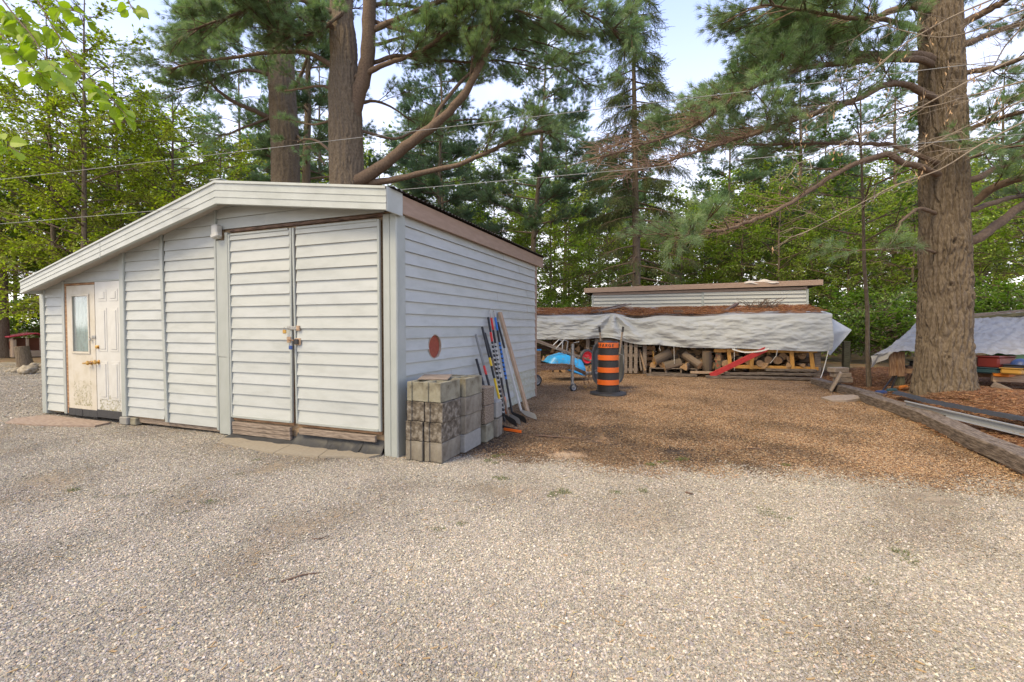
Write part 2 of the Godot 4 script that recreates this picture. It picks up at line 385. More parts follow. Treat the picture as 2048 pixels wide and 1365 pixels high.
func build_ground() -> void:
	var xs := []
	var zs := []
	var s := -140.0
	while s < 140.0:
		xs.append(s)
		s += .16 if s > -12.0 and s < 12.0 else maxf(.16, minf(absf(s + 12.0), absf(s - 12.0)) * .16 + .1)
	s = -140.0
	while s < 30.0:
		zs.append(s)
		s += .16 if s > -16.0 and s < 1.0 else maxf(.16, minf(absf(s + 16.0), absf(s - 1.0)) * .16 + .1)
	var g := Geo.new()
	for z in zs:
		for x in xs:
			var h := ground_y(x, z)
			g.vert(Vector3(x, h - .012, z), Vector3(h - ground_y(x + .05, z), .05, h - ground_y(x, z + .05)).normalized())
	var w := xs.size()
	for b in zs.size() - 1:
		for a in w - 1:
			var k := b * w + a
			g.quad(k, k + 1, k + w + 1, k + w)
	part("ground", g, M.forest_floor, self).set_meta("kind", "structure")
	# yard: gravel in front, wood chips before the firewood
	var tw := 1600
	var th := 1150
	var px := PackedByteArray()
	px.resize(tw * th * 3)
	var fa := FastNoiseLite.new()
	fa.seed = 5
	fa.frequency = .55
	fa.fractal_octaves = 4
	var fb := FastNoiseLite.new()
	fb.seed = 8
	fb.frequency = 9.0
	fb.fractal_octaves = 2
	var fc := FastNoiseLite.new()
	fc.seed = 11
	fc.frequency = 2.2
	fc.fractal_octaves = 4
	var grey := Vector3(.45, .40, .315)
	var dirt := Vector3(.48, .39, .275)
	var chip := Vector3(.33, .205, .105)
	var soil := Vector3(.075, .048, .03)
	var moss := Vector3(.16, .16, .06)
	for j in th:
		var z := -18.0 + 23.0 * (j + .5) / th
		for q in tw:
			var x := -22.0 + 32.0 * (q + .5) / tw
			var n1 := fa.get_noise_2d(x, z)
			var n2 := fb.get_noise_2d(x, z)
			var n3 := fc.get_noise_2d(x, z)
			var col := grey.lerp(dirt, smoothstep(.0, .25, noise_a.get_noise_2d(x * 6.0 + 40.0, z * 6.0) + n3 * .2))
			var c := chip_share(x, z, n1, n3)
			if c > 0.0:
				col = col.lerp(chip.lerp(soil, soil_share(x, z, n1, n3)), c)
			if x < -17.0:
				col = col.lerp(moss, smoothstep(-18.0, -21.0, x + n3 * 2.0) * .9)
			var k := (j * tw + q) * 3
			var f := 1.0 + n2 * .3
			for a in 3:
				px[k + a] = int(255.0 * pow(clampf(col[a] * f, 0.0, 1.0), 1.0 / 2.2))
	var im := Image.create_from_data(tw, th, false, Image.FORMAT_RGB8, px)
	var m := StandardMaterial3D.new()
	m.resource_name = "yard_gravel"
	m.albedo_texture = ImageTexture.create_from_image(im)
	m.roughness = .95
	m.texture_repeat = false
	m.detail_enabled = true
	m.detail_blend_mode = BaseMaterial3D.BLEND_MODE_MUL
	m.detail_uv_layer = BaseMaterial3D.DETAIL_UV_2
	m.detail_albedo = ntex(.09, [lin(.5, .49, .48), lin(.97, .97, .97), lin(1, 1, 1)], 3, FastNoiseLite.TYPE_SIMPLEX_SMOOTH, 1024, 50, 1.6)
	m.uv2_triplanar = true
	m.uv2_world_triplanar = true
	m.uv2_scale = Vector3(.9, .9, .9)
	M.yard = m
	var outline := PackedVector2Array([Vector2(-22, -17.5), Vector2(-8, -16.5), Vector2(0, -16.5), Vector2(8.3, -14.4)])
	outline.append_array(edge_line)
	outline.append_array(PackedVector2Array([Vector2(2.0, 5), Vector2(-22, 5)]))
	var inside := func(x: float, z: float) -> bool: return Geometry2D.is_point_in_polygon(Vector2(x, z), outline)
	var vs := PackedVector3Array()
	var ns := PackedVector3Array()
	var uv := PackedVector2Array()
	var ids := {}
	var ix := PackedInt32Array()
	var st := .2
	for b in int(22.5 / st):
		for a in int(31.0 / st):
			var x0 := -22.0 + a * st
			var z0 := -17.5 + b * st
			if not inside.call(x0 + st / 2, z0 + st / 2):
				continue
			var q := []
			for o in [[0, 0], [1, 0], [1, 1], [0, 1]]:
				var key := Vector2i(a + o[0], b + o[1])
				if not ids.has(key):
					var x: float = x0 + o[0] * st
					var z: float = z0 + o[1] * st
					ids[key] = vs.size()
					vs.append(Vector3(x, minf(ground_y(x, z), .03), z))
					ns.append(Vector3.UP)
					uv.append(Vector2((x + 22.0) / 32.0, (z + 18.0) / 23.0))
				q.append(ids[key])
			ix.append_array([q[0], q[1], q[2], q[0], q[2], q[3]])
	var arr := []
	arr.resize(Mesh.ARRAY_MAX)
	arr[Mesh.ARRAY_VERTEX] = vs
	arr[Mesh.ARRAY_NORMAL] = ns
	arr[Mesh.ARRAY_TEX_UV] = uv
	arr[Mesh.ARRAY_INDEX] = ix
	var am := ArrayMesh.new()
	am.add_surface_from_arrays(Mesh.PRIMITIVE_TRIANGLES, arr)
	part("gravel_yard", am, m, self).set_meta("kind", "structure")

func chip_share(x: float, z: float, n1: float, n3: float) -> float:
	# boundary from the block stack to the timber edging
	var zb := -4.62 + (x + .6) * .22 if x < 1.2 else -4.22 + (x - 1.2) * .14
	if x < -.7:
		zb = -4.75
	var front := smoothstep(-.5, .45, zb - z + n1 * .55 + n3 * .35)
	var left := smoothstep(-.5, .1, x - (-1.2 + (-4.67 - z) * .39) + n3 * .2) if z < -4.6 else 1.0
	if z < -8.6:
		left = smoothstep(-5.0, -3.0, x)
	return front * left
func soil_share(x: float, z: float, n1: float, n3: float) -> float:
	var near := exp(-pow((z + 5.3 - x * .06) / 1.1, 2.0)) * smoothstep(3.6, 2.0, x)
	return clampf(near * (.85 + n3 * 1.2) + n1 * 1.3 + n3 * .5 + .05, 0.0, .97)

func pebbles(count: int, spread: float, sd: int) -> ArrayMesh:
	rng.seed = sd
	var g := Geo.new()
	for k in count:
		var r := spread * sqrt(rng.randf()) * (1.0 if rng.randf() < .75 else 1.3)
		var a := rnd(0, TAU)
		var s := rnd(.002, .0042) if rng.randf() < .92 else rnd(.0045, .0075)
		var e := Vector3(s * rnd(.8, 1.5), s * rnd(.5, .85), s * rnd(.8, 1.3))
		var b := Basis.from_euler(Vector3(rnd(-.5, .5), rnd(0, TAU), rnd(-.5, .5)))
		var at := Vector3(cos(a) * r, e.y * rnd(.1, 1.5), sin(a) * r)
		var p := []
		for d in [Vector3.RIGHT, Vector3.LEFT, Vector3.UP, Vector3.DOWN, Vector3.BACK, Vector3.FORWARD]:
			p.append(at + b * ((d + rv(.35)) * e))
		var t := rng.randf()
		var v := rnd(.21, .45) if t < .8 else rnd(.43, .58)
		g.col = Color(v * rnd(.98, 1.05), v * rnd(.92, .97), v * rnd(.74, .85)) if t < .93 else Color(v * 1.1, v * .86, v * .64)
		for f in [[0, 2, 4], [0, 2, 5], [1, 2, 4], [1, 2, 5], [0, 3, 4], [0, 3, 5], [1, 3, 4], [1, 3, 5]]:
			g.face([p[f[0]], p[f[1]], p[f[2]]], p[f[0]] + p[f[1]] + p[f[2]] - at * 3.0)
	return g.mesh()
func flakes(count: int, spread: float, length: Vector2, width: float, cols: Array, sd: int, lift := .006) -> ArrayMesh:
	rng.seed = sd
	var g := Geo.new()
	for k in count:
		var r := spread * sqrt(rng.randf()) * (1.0 if rng.randf() < .7 else 1.35)
		var a := rnd(0, TAU)
		var b := Basis.from_euler(Vector3(rnd(-.35, .35), rnd(0, TAU), rnd(-.22, .22)))
		var l := rnd(length.x, length.y)
		var w := width * rnd(.6, 1.4)
		var at := Vector3(cos(a) * r, rnd(.1, 1.0) * lift, sin(a) * r)
		var c: Color = cols[rng.randi() % cols.size()]
		g.col = c * rnd(.75, 1.2)
		var h := minf(.002, w * .3)
		g.face([at + b * Vector3(-l / 2, h, -w / 2), at + b * Vector3(l / 2, h, -w * .35), at + b * Vector3(l / 2 * .9, h, w / 2), at + b * Vector3(-l / 2 * .93, h, w * .4)], b.y)
		if w > .004:
			g.face([at + b * Vector3(-l / 2 * .93, h, w * .4), at + b * Vector3(l / 2 * .9, h, w / 2), at + b * Vector3(l / 2 * .9, -.003, w / 2), at + b * Vector3(-l / 2 * .93, -.003, w * .4)], b.z)
	return g.mesh()

func scatter_ground() -> void:
	# gravel stones, thinning away from where they can be told apart
	var lists := [[], [], [], [], [], []]
	var tints := [[], [], [], [], [], []]
	rng.seed = 77
	for k in 21000:
		var d := lerpf(1.35, 7.5, pow(rng.randf(), 1.35))
		var x := rnd(-1.2, 1.2) * (d + .2)
		var z := -d
		var n1 := noise_a.get_noise_2d(x * 6.0 + 40.0, z * 6.0)
		if right_of_edge(x, z) > -.1 or chip_share(x, z, n1 * .5, 0.0) > rnd(.1, .9):
			continue
		if (n1 > .02 and rng.randf() < smoothstep(.02, .28, n1) * .85) or in_shed(x, z):
			continue
		var q := rng.randi() % 6
		lists[q].append(Transform3D(Basis(Vector3.UP, rnd(0, TAU)).scaled(Vector3.ONE * rnd(.85, 1.2)), Vector3(x, ground_y(x, z), z)))
		var t := rnd(.85, 1.12) * (1.0 - n1 * .25)
		tints[q].append(Color(t, t * rnd(.95, 1.0), t * rnd(.9, .98)))
	for k in 2600:  # the far left of the yard
		var x := rnd(-20.0, -6.5)
		var z := rnd(-16.5, -5.5)
		if x > z * .84 or x < z * 1.3 or in_shed(x, z):
			continue
		var q := rng.randi() % 6
		lists[q].append(Transform3D(Basis(Vector3.UP, rnd(0, TAU)).scaled(Vector3.ONE * rnd(1.5, 2.2)), Vector3(x, ground_y(x, z), z)))
		tints[q].append(Color(1, .98, .95) * rnd(.9, 1.15))
	for q in 6:
		var o := scatter("gravel_stones", pebbles(270, .15, 300 + q), M.gravel, lists[q], self, tints[q])
		tag(o, "loose grey gravel stones covering the yard", "gravel", "loose gravel on the yard")
	# wood chips
	var tan := [Color(.37, .22, .108), Color(.27, .155, .075), Color(.45, .31, .17), Color(.19, .11, .054), Color(.12, .072, .04), Color(.40, .28, .165), Color(.23, .137, .072), Color(.33, .265, .185)]
	var cl := [[], [], []]
	var ct := [[], [], []]
	for k in 9000:
		var z := -lerpf(3.6, 13.6, pow(rng.randf(), 1.2))
		var x := rnd(-1.2, 7.6) if k % 12 else rnd(-4.0, .5)
		var n1 := noise_a.get_noise_2d(x * 9.0 + 40.0, z * 9.0)
		if right_of_edge(x, z) > -.12 or in_shed(x, z) or chip_share(x, z, n1 * .6, 0.0) < rnd(.2, .95):
			continue
		var sh := soil_share(x, z, n1 * .7, noise_a.get_noise_2d(x * 22.0, z * 22.0) * .6)
		if rng.randf() < sh * .85:
			continue
		var q := rng.randi() % 3
		cl[q].append(Transform3D(Basis(Vector3.UP, rnd(0, TAU)), Vector3(x, ground_y(x, z) + .002, z)))
		var t := lerpf(1.3, .38, sh) * rnd(.85, 1.15)
		ct[q].append(Color(t, t, t))
	for q in 3:
		var o := scatter("wood_chips", flakes(200, .2, Vector2(.006, .026), .005, tan, 400 + q, .006), M.litter, cl[q], self, ct[q])
		tag(o, "brown wood chips and bark spread before the firewood shelter", "wood chips", "wood chips on the ground")
	# straw coloured bits and seeds strewn over the gravel
	var bits := []
	for k in 550:
		var d := lerpf(1.4, 6.0, pow(rng.randf(), 1.3))
		var x := rnd(-1.15, 1.15) * d
		if right_of_edge(x, -d) < 0.0 and not in_shed(x, -d):
			bits.append(Transform3D(Basis(Vector3.UP, rnd(0, TAU)), Vector3(x, ground_y(x, -d) + .007, -d)))
	tag(scatter("fallen_seeds", flakes(2, .2, Vector2(.012, .035), .005, [Color(.50, .41, .15), Color(.44, .33, .15), Color(.52, .44, .22), Color(.36, .25, .13)], 450), M.litter, bits, self), "yellow and tan fallen seeds and scales on the gravel", "seeds")
	# pine needles to the right of the timber edging
	var rust := [Color(.34, .17, .08), Color(.26, .12, .055), Color(.42, .25, .13), Color(.18, .09, .05)]
	var nl := [[], [], []]
	for k in 5200:
		var z := -lerpf(3.4, 12.5, pow(rng.randf(), 1.1))
		var x := rnd(4.0, 12.0)
		var e := right_of_edge(x, z)
		if e < .12 or x > -z * 1.2 + .5 or Vector2(x - 7.0, z + 7.7).length() < .42:
			continue
		nl[rng.randi() % 3].append(Transform3D(Basis(Vector3.UP, rnd(0, TAU)), Vector3(x, ground_y(x, z) - .004, z)))
	for q in 3:
		tag(scatter("pine_needle_litter", flakes(110, .19, Vector2(.05, .12), .0042, rust, 500 + q, .03), M.litter, nl[q], self), "rust coloured fallen pine needles round the foot of the big pine", "pine needles", "fallen pine needles")
	# small green weeds in the gravel
	var wg := Geo.new()
	rng.seed = 91
	for k in 60:
		var a := rnd(0, TAU)
		var r := .06 * sqrt(rng.randf())
		var p := Vector3(cos(a) * r, 0, sin(a) * r)
		var tip := p + Vector3(rnd(-.03, .03), rnd(.008, .03), rnd(-.03, .03))
		var w := Vector3(rnd(-1, 1), 0, rnd(-1, 1)).normalized() * .003
		wg.col = Color(rnd(.07, .15), rnd(.11, .17), rnd(.025, .045))
		wg.face([p - w, p + w, tip], Vector3.UP)
	var wp := []
	for p in [Vector3(-2.3, 0, -3.19), Vector3(-2.81, 0, -3.63), Vector3(-3.11, 0, -3.52), Vector3(-3.4, 0, -3.63), Vector3(-2.95, 0, -3.47), Vector3(-2.57, 0, -4.03), Vector3(-2.39, 0, -4.03), Vector3(-2.21, 0, -3.44), Vector3(-2, 0, -2.86), Vector3(1.29, 0, -4.36), Vector3(1.45, 0, -4.43), Vector3(1.64, 0, -4.56), Vector3(1.76, 0, -3.2), Vector3(1.75, 0, -3.26), Vector3(1.76, 0, -3.14), Vector3(0.37, 0, -3.63), Vector3(0.44, 0, -3.57), Vector3(0.33, 0, -3.57), Vector3(0.77, 0, -3.63), Vector3(1, 0, -3.64), Vector3(-0.45, 0, -2.89), Vector3(-0.33, 0, -2.98), Vector3(2.55, 0, -4.36), Vector3(2.12, 0, -2.51), Vector3(2.18, 0, -2.52), Vector3(2.16, 0, -2.62), Vector3(1.8, 0, -2.33), Vector3(-0.1, 0, -3.93), Vector3(-2.42, 0, -4.53), Vector3(-0.21, 0, -4.44), Vector3(-0.12, 0, -4.67)]:
		for k in 2:
			wp.append(Transform3D(Basis(Vector3.UP, rnd(0, TAU)).scaled(Vector3.ONE * rnd(.35, .85)), p + Vector3(rnd(-.05, .05), .002, rnd(-.05, .05))))
	tag(scatter("weeds", wg.mesh(), M.litter, wp, self), "small green weeds sprouting through the gravel", "weeds")
	for a in [[Vector3(0.27, 0, -5.51), Vector3(0.8, 0, -5.34), .010], [Vector3(2.48, 0, -4.92), Vector3(2.6, 0, -4.9), .009], [Vector3(-1.2, 0, -2.79), Vector3(-1.11, 0, -2.83), .005], [Vector3(-1.15, 0, -2.31), Vector3(-0.99, 0, -2.4), .006], [Vector3(1.34, 0, -3.59), Vector3(1.38, 0, -3.56), .008]]:
		var mid: Vector3 = (a[0] + a[1]) / 2 + Vector3(.0, .0, rnd(-.03, .03))
		var st := pipe("fallen_stick", [a[0] + Vector3(0, .012, 0), mid + Vector3(0, .016, 0), a[1] + Vector3(0, .012, 0)], a[2], M.dark_wood, self, 6, a[2] * .5)
		tag(st, ["long thin dark stick lying on the wood chips beside the shed", "short dark stick on the chips before the timber edging", "small twig lying on the gravel before the barn doors", "brown strip of bark lying on the near gravel", "small reddish bark piece on the gravel right of centre"][taken["fallen_stick"]], "stick")
func in_shed(x: float, z: float) -> bool:
	var r := Vector2(x + 1.135, z + 4.67)
	var lx := r.x * .9305 + r.y * .3661
	var lz := -r.x * .3661 + r.y * .9305
	return lx < -.02 and lx > -6.2 and lz < -.02 and lz > -4.3

# ---------- main shed ----------
func siding(parent: Node, x0: float, x1: float, y0: float, y1: float, pitch: float, m: Material, at := Transform3D(), roof := PackedVector2Array(), hole := PackedVector2Array()) -> void:
	var y := y0
	while y < y1 - .01:
		var yt := minf(y + pitch, y1)
		var base := y
		var polys := [PackedVector2Array([Vector2(x0, y), Vector2(x1, y), Vector2(x1, yt), Vector2(x0, yt)])]
		if roof:
			var kept := []
			for p in polys:
				kept.append_array(Geometry2D.intersect_polygons(p, roof))
			polys = kept
		if hole:
			var kept := []
			for p in polys:
				kept.append_array(Geometry2D.clip_polygons(p, hole))
			polys = kept
		# now and then a panel ends and the next one overlaps it
		var pieces := []
		var cut := rnd(x0 + .3, x1 - .3)
		var tones: Array = [M.vinyl, M.vinyl_b, M.vinyl_c] if m == M.vinyl else [m, m, m]
		if x1 - x0 > 2.0 and rng.randf() < .75 and m == M.vinyl:
			for q in [[x0 - 1.0, cut, 0.0], [cut, x1 + 1.0, .0025]]:
				var kept := []
				for p in polys:
					kept.append_array(Geometry2D.intersect_polygons(p, PackedVector2Array([Vector2(q[0], -1), Vector2(q[1], -1), Vector2(q[1], 4), Vector2(q[0], 4)])))
				pieces.append([kept, q[2], tones[rng.randi() % 3]])
			if y < .5 and x1 > 4.0:
				pieces[1][2] = M.vinyl_mossy
		else:
			pieces.append([polys, 0.0, tones[rng.randi() % 3]])
		for piece in pieces:
			var g := Geo.new()
			var wob: float = rnd(-.002, .002) + piece[1]
			for p in piece[0]:
				var ix := Geometry2D.triangulate_polygon(p)
				var f := func(q: Vector2) -> Vector3: return Vector3(q.x, q.y, lerpf((.020 if m == M.vinyl else .042) + wob, .003 + piece[1], (q.y - base) / pitch))
				for k in range(0, ix.size(), 3):
					g.face([f.call(p[ix[k]]), f.call(p[ix[k + 1]]), f.call(p[ix[k + 2]])], Vector3.BACK)
				for k in p.size():
					var a: Vector2 = p[k]
					var b: Vector2 = p[(k + 1) % p.size()]
					if absf(a.y - base) < .0005 and absf(b.y - base) < .0005 and absf(a.x - b.x) > .01:
						g.face([f.call(a), f.call(b), Vector3(b.x, b.y + .004, 0), Vector3(a.x, a.y + .004, 0)], Vector3.DOWN)
			if g.v.size():
				part("siding_board", g, piece[2], parent, at)
		y = yt

func build_shed() -> void:
	rng.seed = 12
	var S := thing("white_shed", "white vinyl sided shed with double barn doors and gently pitched roof", "shed", Transform3D(Basis(Vector3.UP, deg_to_rad(-21.475)), Vector3(-1.135, 0, -4.67)))
	var roofline := PackedVector2Array([Vector2(-6.3, 0), Vector2(.2, 0), Vector2(.2, 2.39), Vector2(-2.27, 2.715), Vector2(-6.3, 1.80)])
	# carcass behind the siding
	var g := Geo.new()
	g.prism(PackedVector2Array([Vector2(-6.19, .05), Vector2(-.03, .05), Vector2(-.03, 2.42), Vector2(-2.27, 2.72), Vector2(-6.19, 1.83)]), -.06, -.012)
	part("front_wall", g, M.sheathing, S)
	bx("side_wall", -.07, -.012, .04, 2.44, -4.25, -.065, M.sheathing, S)
	bx("left_wall", -6.2, -6.15, .02, 1.85, -4.25, -.065, M.vinyl, S)
	g = Geo.new()
	g.prism(PackedVector2Array([Vector2(-6.14, .02), Vector2(-.075, .02), Vector2(-.075, 2.44), Vector2(-2.27, 2.72), Vector2(-6.14, 1.83)]), -4.25, -4.2)
	part("back_wall", g, M.vinyl, S)
	var p := .1265
	siding(S, -6.12, -5.655, .07, 2.0, p, M.vinyl, Transform3D(), roofline)
	siding(S, -5.6, -4.34, 1.915, 2.4, p, M.vinyl, Transform3D(), roofline)
	siding(S, -4.24, -3.51, .115, 2.7, p, M.vinyl, Transform3D(), roofline)
	siding(S, -3.455, -2.535, .085, 2.8, p, M.vinyl, Transform3D(), roofline)
	siding(S, -2.535, -.13, 2.425, 2.8, p, M.vinyl, Transform3D(), roofline)
	var hole := PackedVector2Array()
	for k in 28:
		hole.append(Vector2(-.69 + cos(TAU * k / 28.0) * .132, 1.066 + sin(TAU * k / 28.0) * .132))
	# right wall: local x of the wall runs towards the camera, out is +x of the shed
	var side := Transform3D(Basis(Vector3.UP, PI / 2), Vector3.ZERO)
	for k in 28:
		hole[k].x = .69 + cos(TAU * k / 28.0) * .132
	siding(S, .09, 4.22, .03, 2.42, p, M.vinyl, side, PackedVector2Array(), hole)
	# reddish disc in the round hole
	var rimg := Geo.new()
	rimg.lathe([Vector2(.128, -.03), Vector2(.128, .016), Vector2(.138, .018), Vector2(.142, .012)], 32, Transform3D(Basis(Vector3(0, 0, 1), -PI / 2), Vector3(0, 1.066, -.69)))
	part("vent_rim", rimg, M.slab_tan, S)
	var dg := Geo.new()
	dg.lathe([Vector2(.13, -.004), Vector2(.13, .0), Vector2(.0005, .0)], 32, Transform3D(Basis(Vector3(0, 0, 1), -PI / 2), Vector3(-.006, 1.066, -.69)))
	part("vent_cover", dg, mat("terracotta", lin(.30, .065, .035), .7, ntex(0.02, [lin(.7, .7, .7), Color.WHITE], 4), Vector3(2, 2, 2)), S)
	# trims on the front
	bx("corner_trim", -6.225, -6.115, .02, 1.84, -.08, .03, M.vinyl_trim, S, .006)
	bx("door_trim", -5.66, -5.6, .05, 1.97, -.01, .034, M.vinyl_trim, S)
	bx("door_jamb", -5.598, -5.545, .06, 1.9, -.01, .024, M.raw_wood, S)
	bx("door_header", -5.6, -4.89, 1.868, 1.9, -.01, .026, M.raw_wood, S)
	bx("header_trim", -5.6, -4.34, 1.902, 1.925, -.01, .034, M.vinyl_trim, S)
	bx("door_trim", -4.335, -4.24, .1, 2.28, -.01, .04, M.vinyl_trim, S, .008)
	board("batten", Vector3(-3.45, .085, .02), Vector3(-3.5, 2.44, .02), .055, .03, M.vinyl_trim, S, Vector3.LEFT)
	bx("post_trim", -2.54, -2.505, .06, 2.7, -.01, .036, M.vinyl_trim, S)
	bx("post_board", -2.503, -2.35, .02, .93, -.01, .028, M.vinyl_trim, S)
	bx("post_board", -2.503, -2.35, .933, 2.3, -.01, .031, M.vinyl_trim, S)
	bx("post_trim", -2.348, -2.30, .02, 2.38, -.01, .045, M.vinyl_trim, S)
	bx("door_lintel", -2.3, -.15, 2.385, 2.418, -.01, .018, M.dark_wood, S)
	# corner post: two faces and a bent flange
	bx("corner_post", -.135, -.05, -.02, 2.40, -.015, .05, M.vinyl_trim, S, .008)
	bx("corner_post", -.048, .035, -.02, 2.40, -.10, .058, M.vinyl_trim, S, .01)
	bx("corner_trim", .0, .028, .0, 2.42, -4.28, -4.215, M.fascia_brown, S)
	# base boards and footing
	bx("sill_board", -4.2, -2.55, .03, .085, -.04, -.005, M.grey_wood, S)
	bx("footing", -4.34, -4.18, .0, .10, -.04, .07, M.concrete_new, S, .01)
	bx("footing", -4.17, -4.05, .0, .095, -.05, .04, M.concrete_moss, S, .01)
	var flapg := Geo.new()
	flapg.face([Vector3(.02, .17, -.1), Vector3(.02, .17, -.26), Vector3(.09, .0, -.22), Vector3(.07, .02, -.12)], Vector3.RIGHT)
	part("bent_siding", flapg, M.vinyl_trim, S)

	# roof
	var o := .26
	var tops := [Vector2(-6.16, 1.934), Vector2(-2.19, 2.894), Vector2(.066, 2.588)]
	var zb := -4.55
	for k in 2:
		var a: Vector2 = tops[k]
		var b: Vector2 = tops[k + 1]
		var rg := Geo.new()
		rg.prism(PackedVector2Array([a + Vector2(0, -.03), b + Vector2(0, -.03), b + Vector2(0, -.1), a + Vector2(0, -.1)]), zb + .02, o - .045)
		part("roof_deck", rg, M.grey_wood, S)
		var sg := Geo.new()
		var aa := a + Vector2(0, .012)
		var bb := b + (Vector2(.045, .006) if k == 1 else Vector2(0, .012))
		sg.grid(10, 300, func(u: float, v: float) -> Vector3:
			var q := aa.lerp(bb, u)
			return Vector3(q.x, q.y + sin(v * 62.0 * TAU) * .010, lerpf(o - .05, zb, v)))
		part("roof_sheet", sg, M.roofing, S)
		# rake fascia with ribs and a top lip
		var n: Vector2 = (b - a).normalized()
		var dn := Vector2(0, -1)
		var h0 := .172 if k == 0 else .25
		var h1 := .25 if k == 0 else .215
		var fg := Geo.new()
		var at3 := func(t: float, d: float, z: float) -> Vector3:
			var q := a.lerp(b, t) + dn * d * lerpf(h0, h1, t)
			return Vector3(q.x, q.y, z)
		var rows := [[-.02, -.03], [-.02, .012], [.09, .014], [.10, .0], [.36, .0], [.37, .006], [.40, .006], [.41, .0], [.66, .0], [.67, .006], [.70, .006], [.71, .0], [.985, .0], [1.0, -.012], [1.0, -.04]]
		for r in rows.size() - 1:
			fg.face([at3.call(0.0, rows[r][0], o + rows[r][1]), at3.call(1.0, rows[r][0], o + rows[r][1]), at3.call(1.0, rows[r + 1][0], o + rows[r + 1][1]), at3.call(0.0, rows[r + 1][0], o + rows[r + 1][1])], Vector3(0, .3, 1) if r else Vector3.UP)
		part("rake_fascia", fg, M.metal_white, S)
		var so := Geo.new()
		for w in 18:
			var t0 := w / 18.0
			var t1 := (w + .94) / 18.0
			so.face([at3.call(t0, .80, o - .02), at3.call(t1, .80, o - .02), at3.call(t1, .64, .0), at3.call(t0, .64, .0)], Vector3.DOWN)
			so.face([at3.call(t1, .80, o - .02), at3.call((w + 1) / 18.0, .77, o - .02), at3.call((w + 1) / 18.0, .61, .0), at3.call(t1, .64, .0)], Vector3.DOWN)
		part("soffit", so, M.soffit, S)
	bx("fascia_seam", -4.30, -4.292, 2.16, 2.38, o - .002, o + .004, M.metal_white, S, .001)
	# ridge cap and the white return at the right end
	part("ridge_cap", gbox(Vector3(.16, .012, 4.8), .003), M.metal_white, S, T(-2.2, 2.915, -2.14))
	bx("fascia_return", .058, .072, 2.365, 2.592, -.0, o - .005, M.metal_white, S)
	bx("eave_fascia", .048, .068, 2.395, 2.575, -4.53, -.003, M.fascia_brown, S, .003)
	bx("eave_soffit", .0, .046, 2.40, 2.415, -4.3, .0, M.fascia_brown, S)
	bx("left_fascia", -6.175, -6.16, 1.765, 1.93, zb, o - .01, M.metal_white, S)

	# pair of entry doors
	var d1 := Node3D.new()
	d1.name = "entry_door"
	d1.set_meta("label", "cream entry door with a tall window")
	S.add_child(d1)
	d1.position = Vector3(-5.542, .13, 0)
	var w := .648
	var h := 1.735
	for q in [[0, .13, 0, h], [.52, w, 0, h], [.13, .52, 0, .79], [.13, .52, 1.61, h]]:
		bx("door_panel", q[0], q[1], q[2], q[3], -.01, .028, M.door_cream, d1, .001)
	for q in [[.118, .532, .785, .815], [.118, .532, 1.585, 1.615], [.118, .145, .816, 1.584], [.505, .532, .816, 1.584]]:
		bx("window_frame", q[0], q[1], q[2], q[3], .0285, .040, M.door_cream, d1, .004)
	bx("window_pane", .146, .504, .816, 1.584, .016, .021, M.pane, d1, .0005)
	bx("window_blind", .146, .504, .816, 1.584, -.008, -.002, M.curtain, d1, .0005)
	var algae1 := stain(.42, .34, 21)
	part("algae_stain", algae1, M.algae, d1, T(.33, .22, .0292))
	for q in 4:
		bx("rubber_strip", -.02 + q * .17, .145 + q * .17, -.09, .012, .012 + q % 2 * .003, .03 + q % 2 * .003, M.rubber, d1, .003)
	var hg := Geo.new()
	hg.lathe([Vector2(.001, .062), Vector2(.024, .06), Vector2(.03, .045), Vector2(.024, .032), Vector2(.012, .026), Vector2(.012, .01), Vector2(.028, .008), Vector2(.03, 0)], 16, Transform3D(Basis(Vector3.RIGHT, PI / 2), Vector3.ZERO))
	part("door_handle", hg, M.brass, d1, T(.555, .665, .03))
	board("lever", Vector3(.555, .665, .08), Vector3(.46, .658, .085), .022, .016, M.brass, d1, Vector3.UP, .006)
	bx("hasp", .58, .66, 1.0, 1.04, .03, .036, M.zinc, d1, .002)
	padlock(d1, Vector3(.575, .985, .04), M.zinc, .85)
	var d2 := Node3D.new()
	d2.name = "entry_door"
	d2.set_meta("label", "white six panel entry door with green algae at its foot")
	S.add_child(d2, true)
	d2.position = Vector3(-4.885, .15, 0)
	bx("door_leaf", 0, .548, 0, 1.75, -.01, .026, M.door_white, d2, .002)
	for cx in [.165, .41]:
		for q in [[1.50, 1.63], [.82, 1.38], [.17, .66]]:
			var pg := Geo.new()
			var hw := .075
			pg.box(T(cx, (q[0] + q[1]) / 2, .027), Vector3(hw * 2 + .03, q[1] - q[0] + .03, .008), .004)
			part("raised_panel", pg, M.door_white, d2)
			part("raised_panel", gbox(Vector3(hw * 1.5, q[1] - q[0] - .035, .014), .006), M.door_white, d2, T(cx, (q[0] + q[1]) / 2, .031))
	part("algae_stain", stain(.46, .24, 22), M.algae, d2, T(.29, .12, .0272))
	bx("rubber_strip", -.01, .545, -.10, .008, .014, .03, M.rubber, d2, .003)
	part("door_handle", hg, M.brass, d2, T(.06, .66, .028))
	part("deadbolt", hg, M.brass, d2, Transform3D(Basis().scaled(Vector3(.85, .85, .5)), Vector3(.055, .865, .028)))
	pipe("chain", [Vector3(-.06, .665, .07), Vector3(-.02, .65, .085), Vector3(.04, .665, .06)], .009, M.rusty_steel, d2)

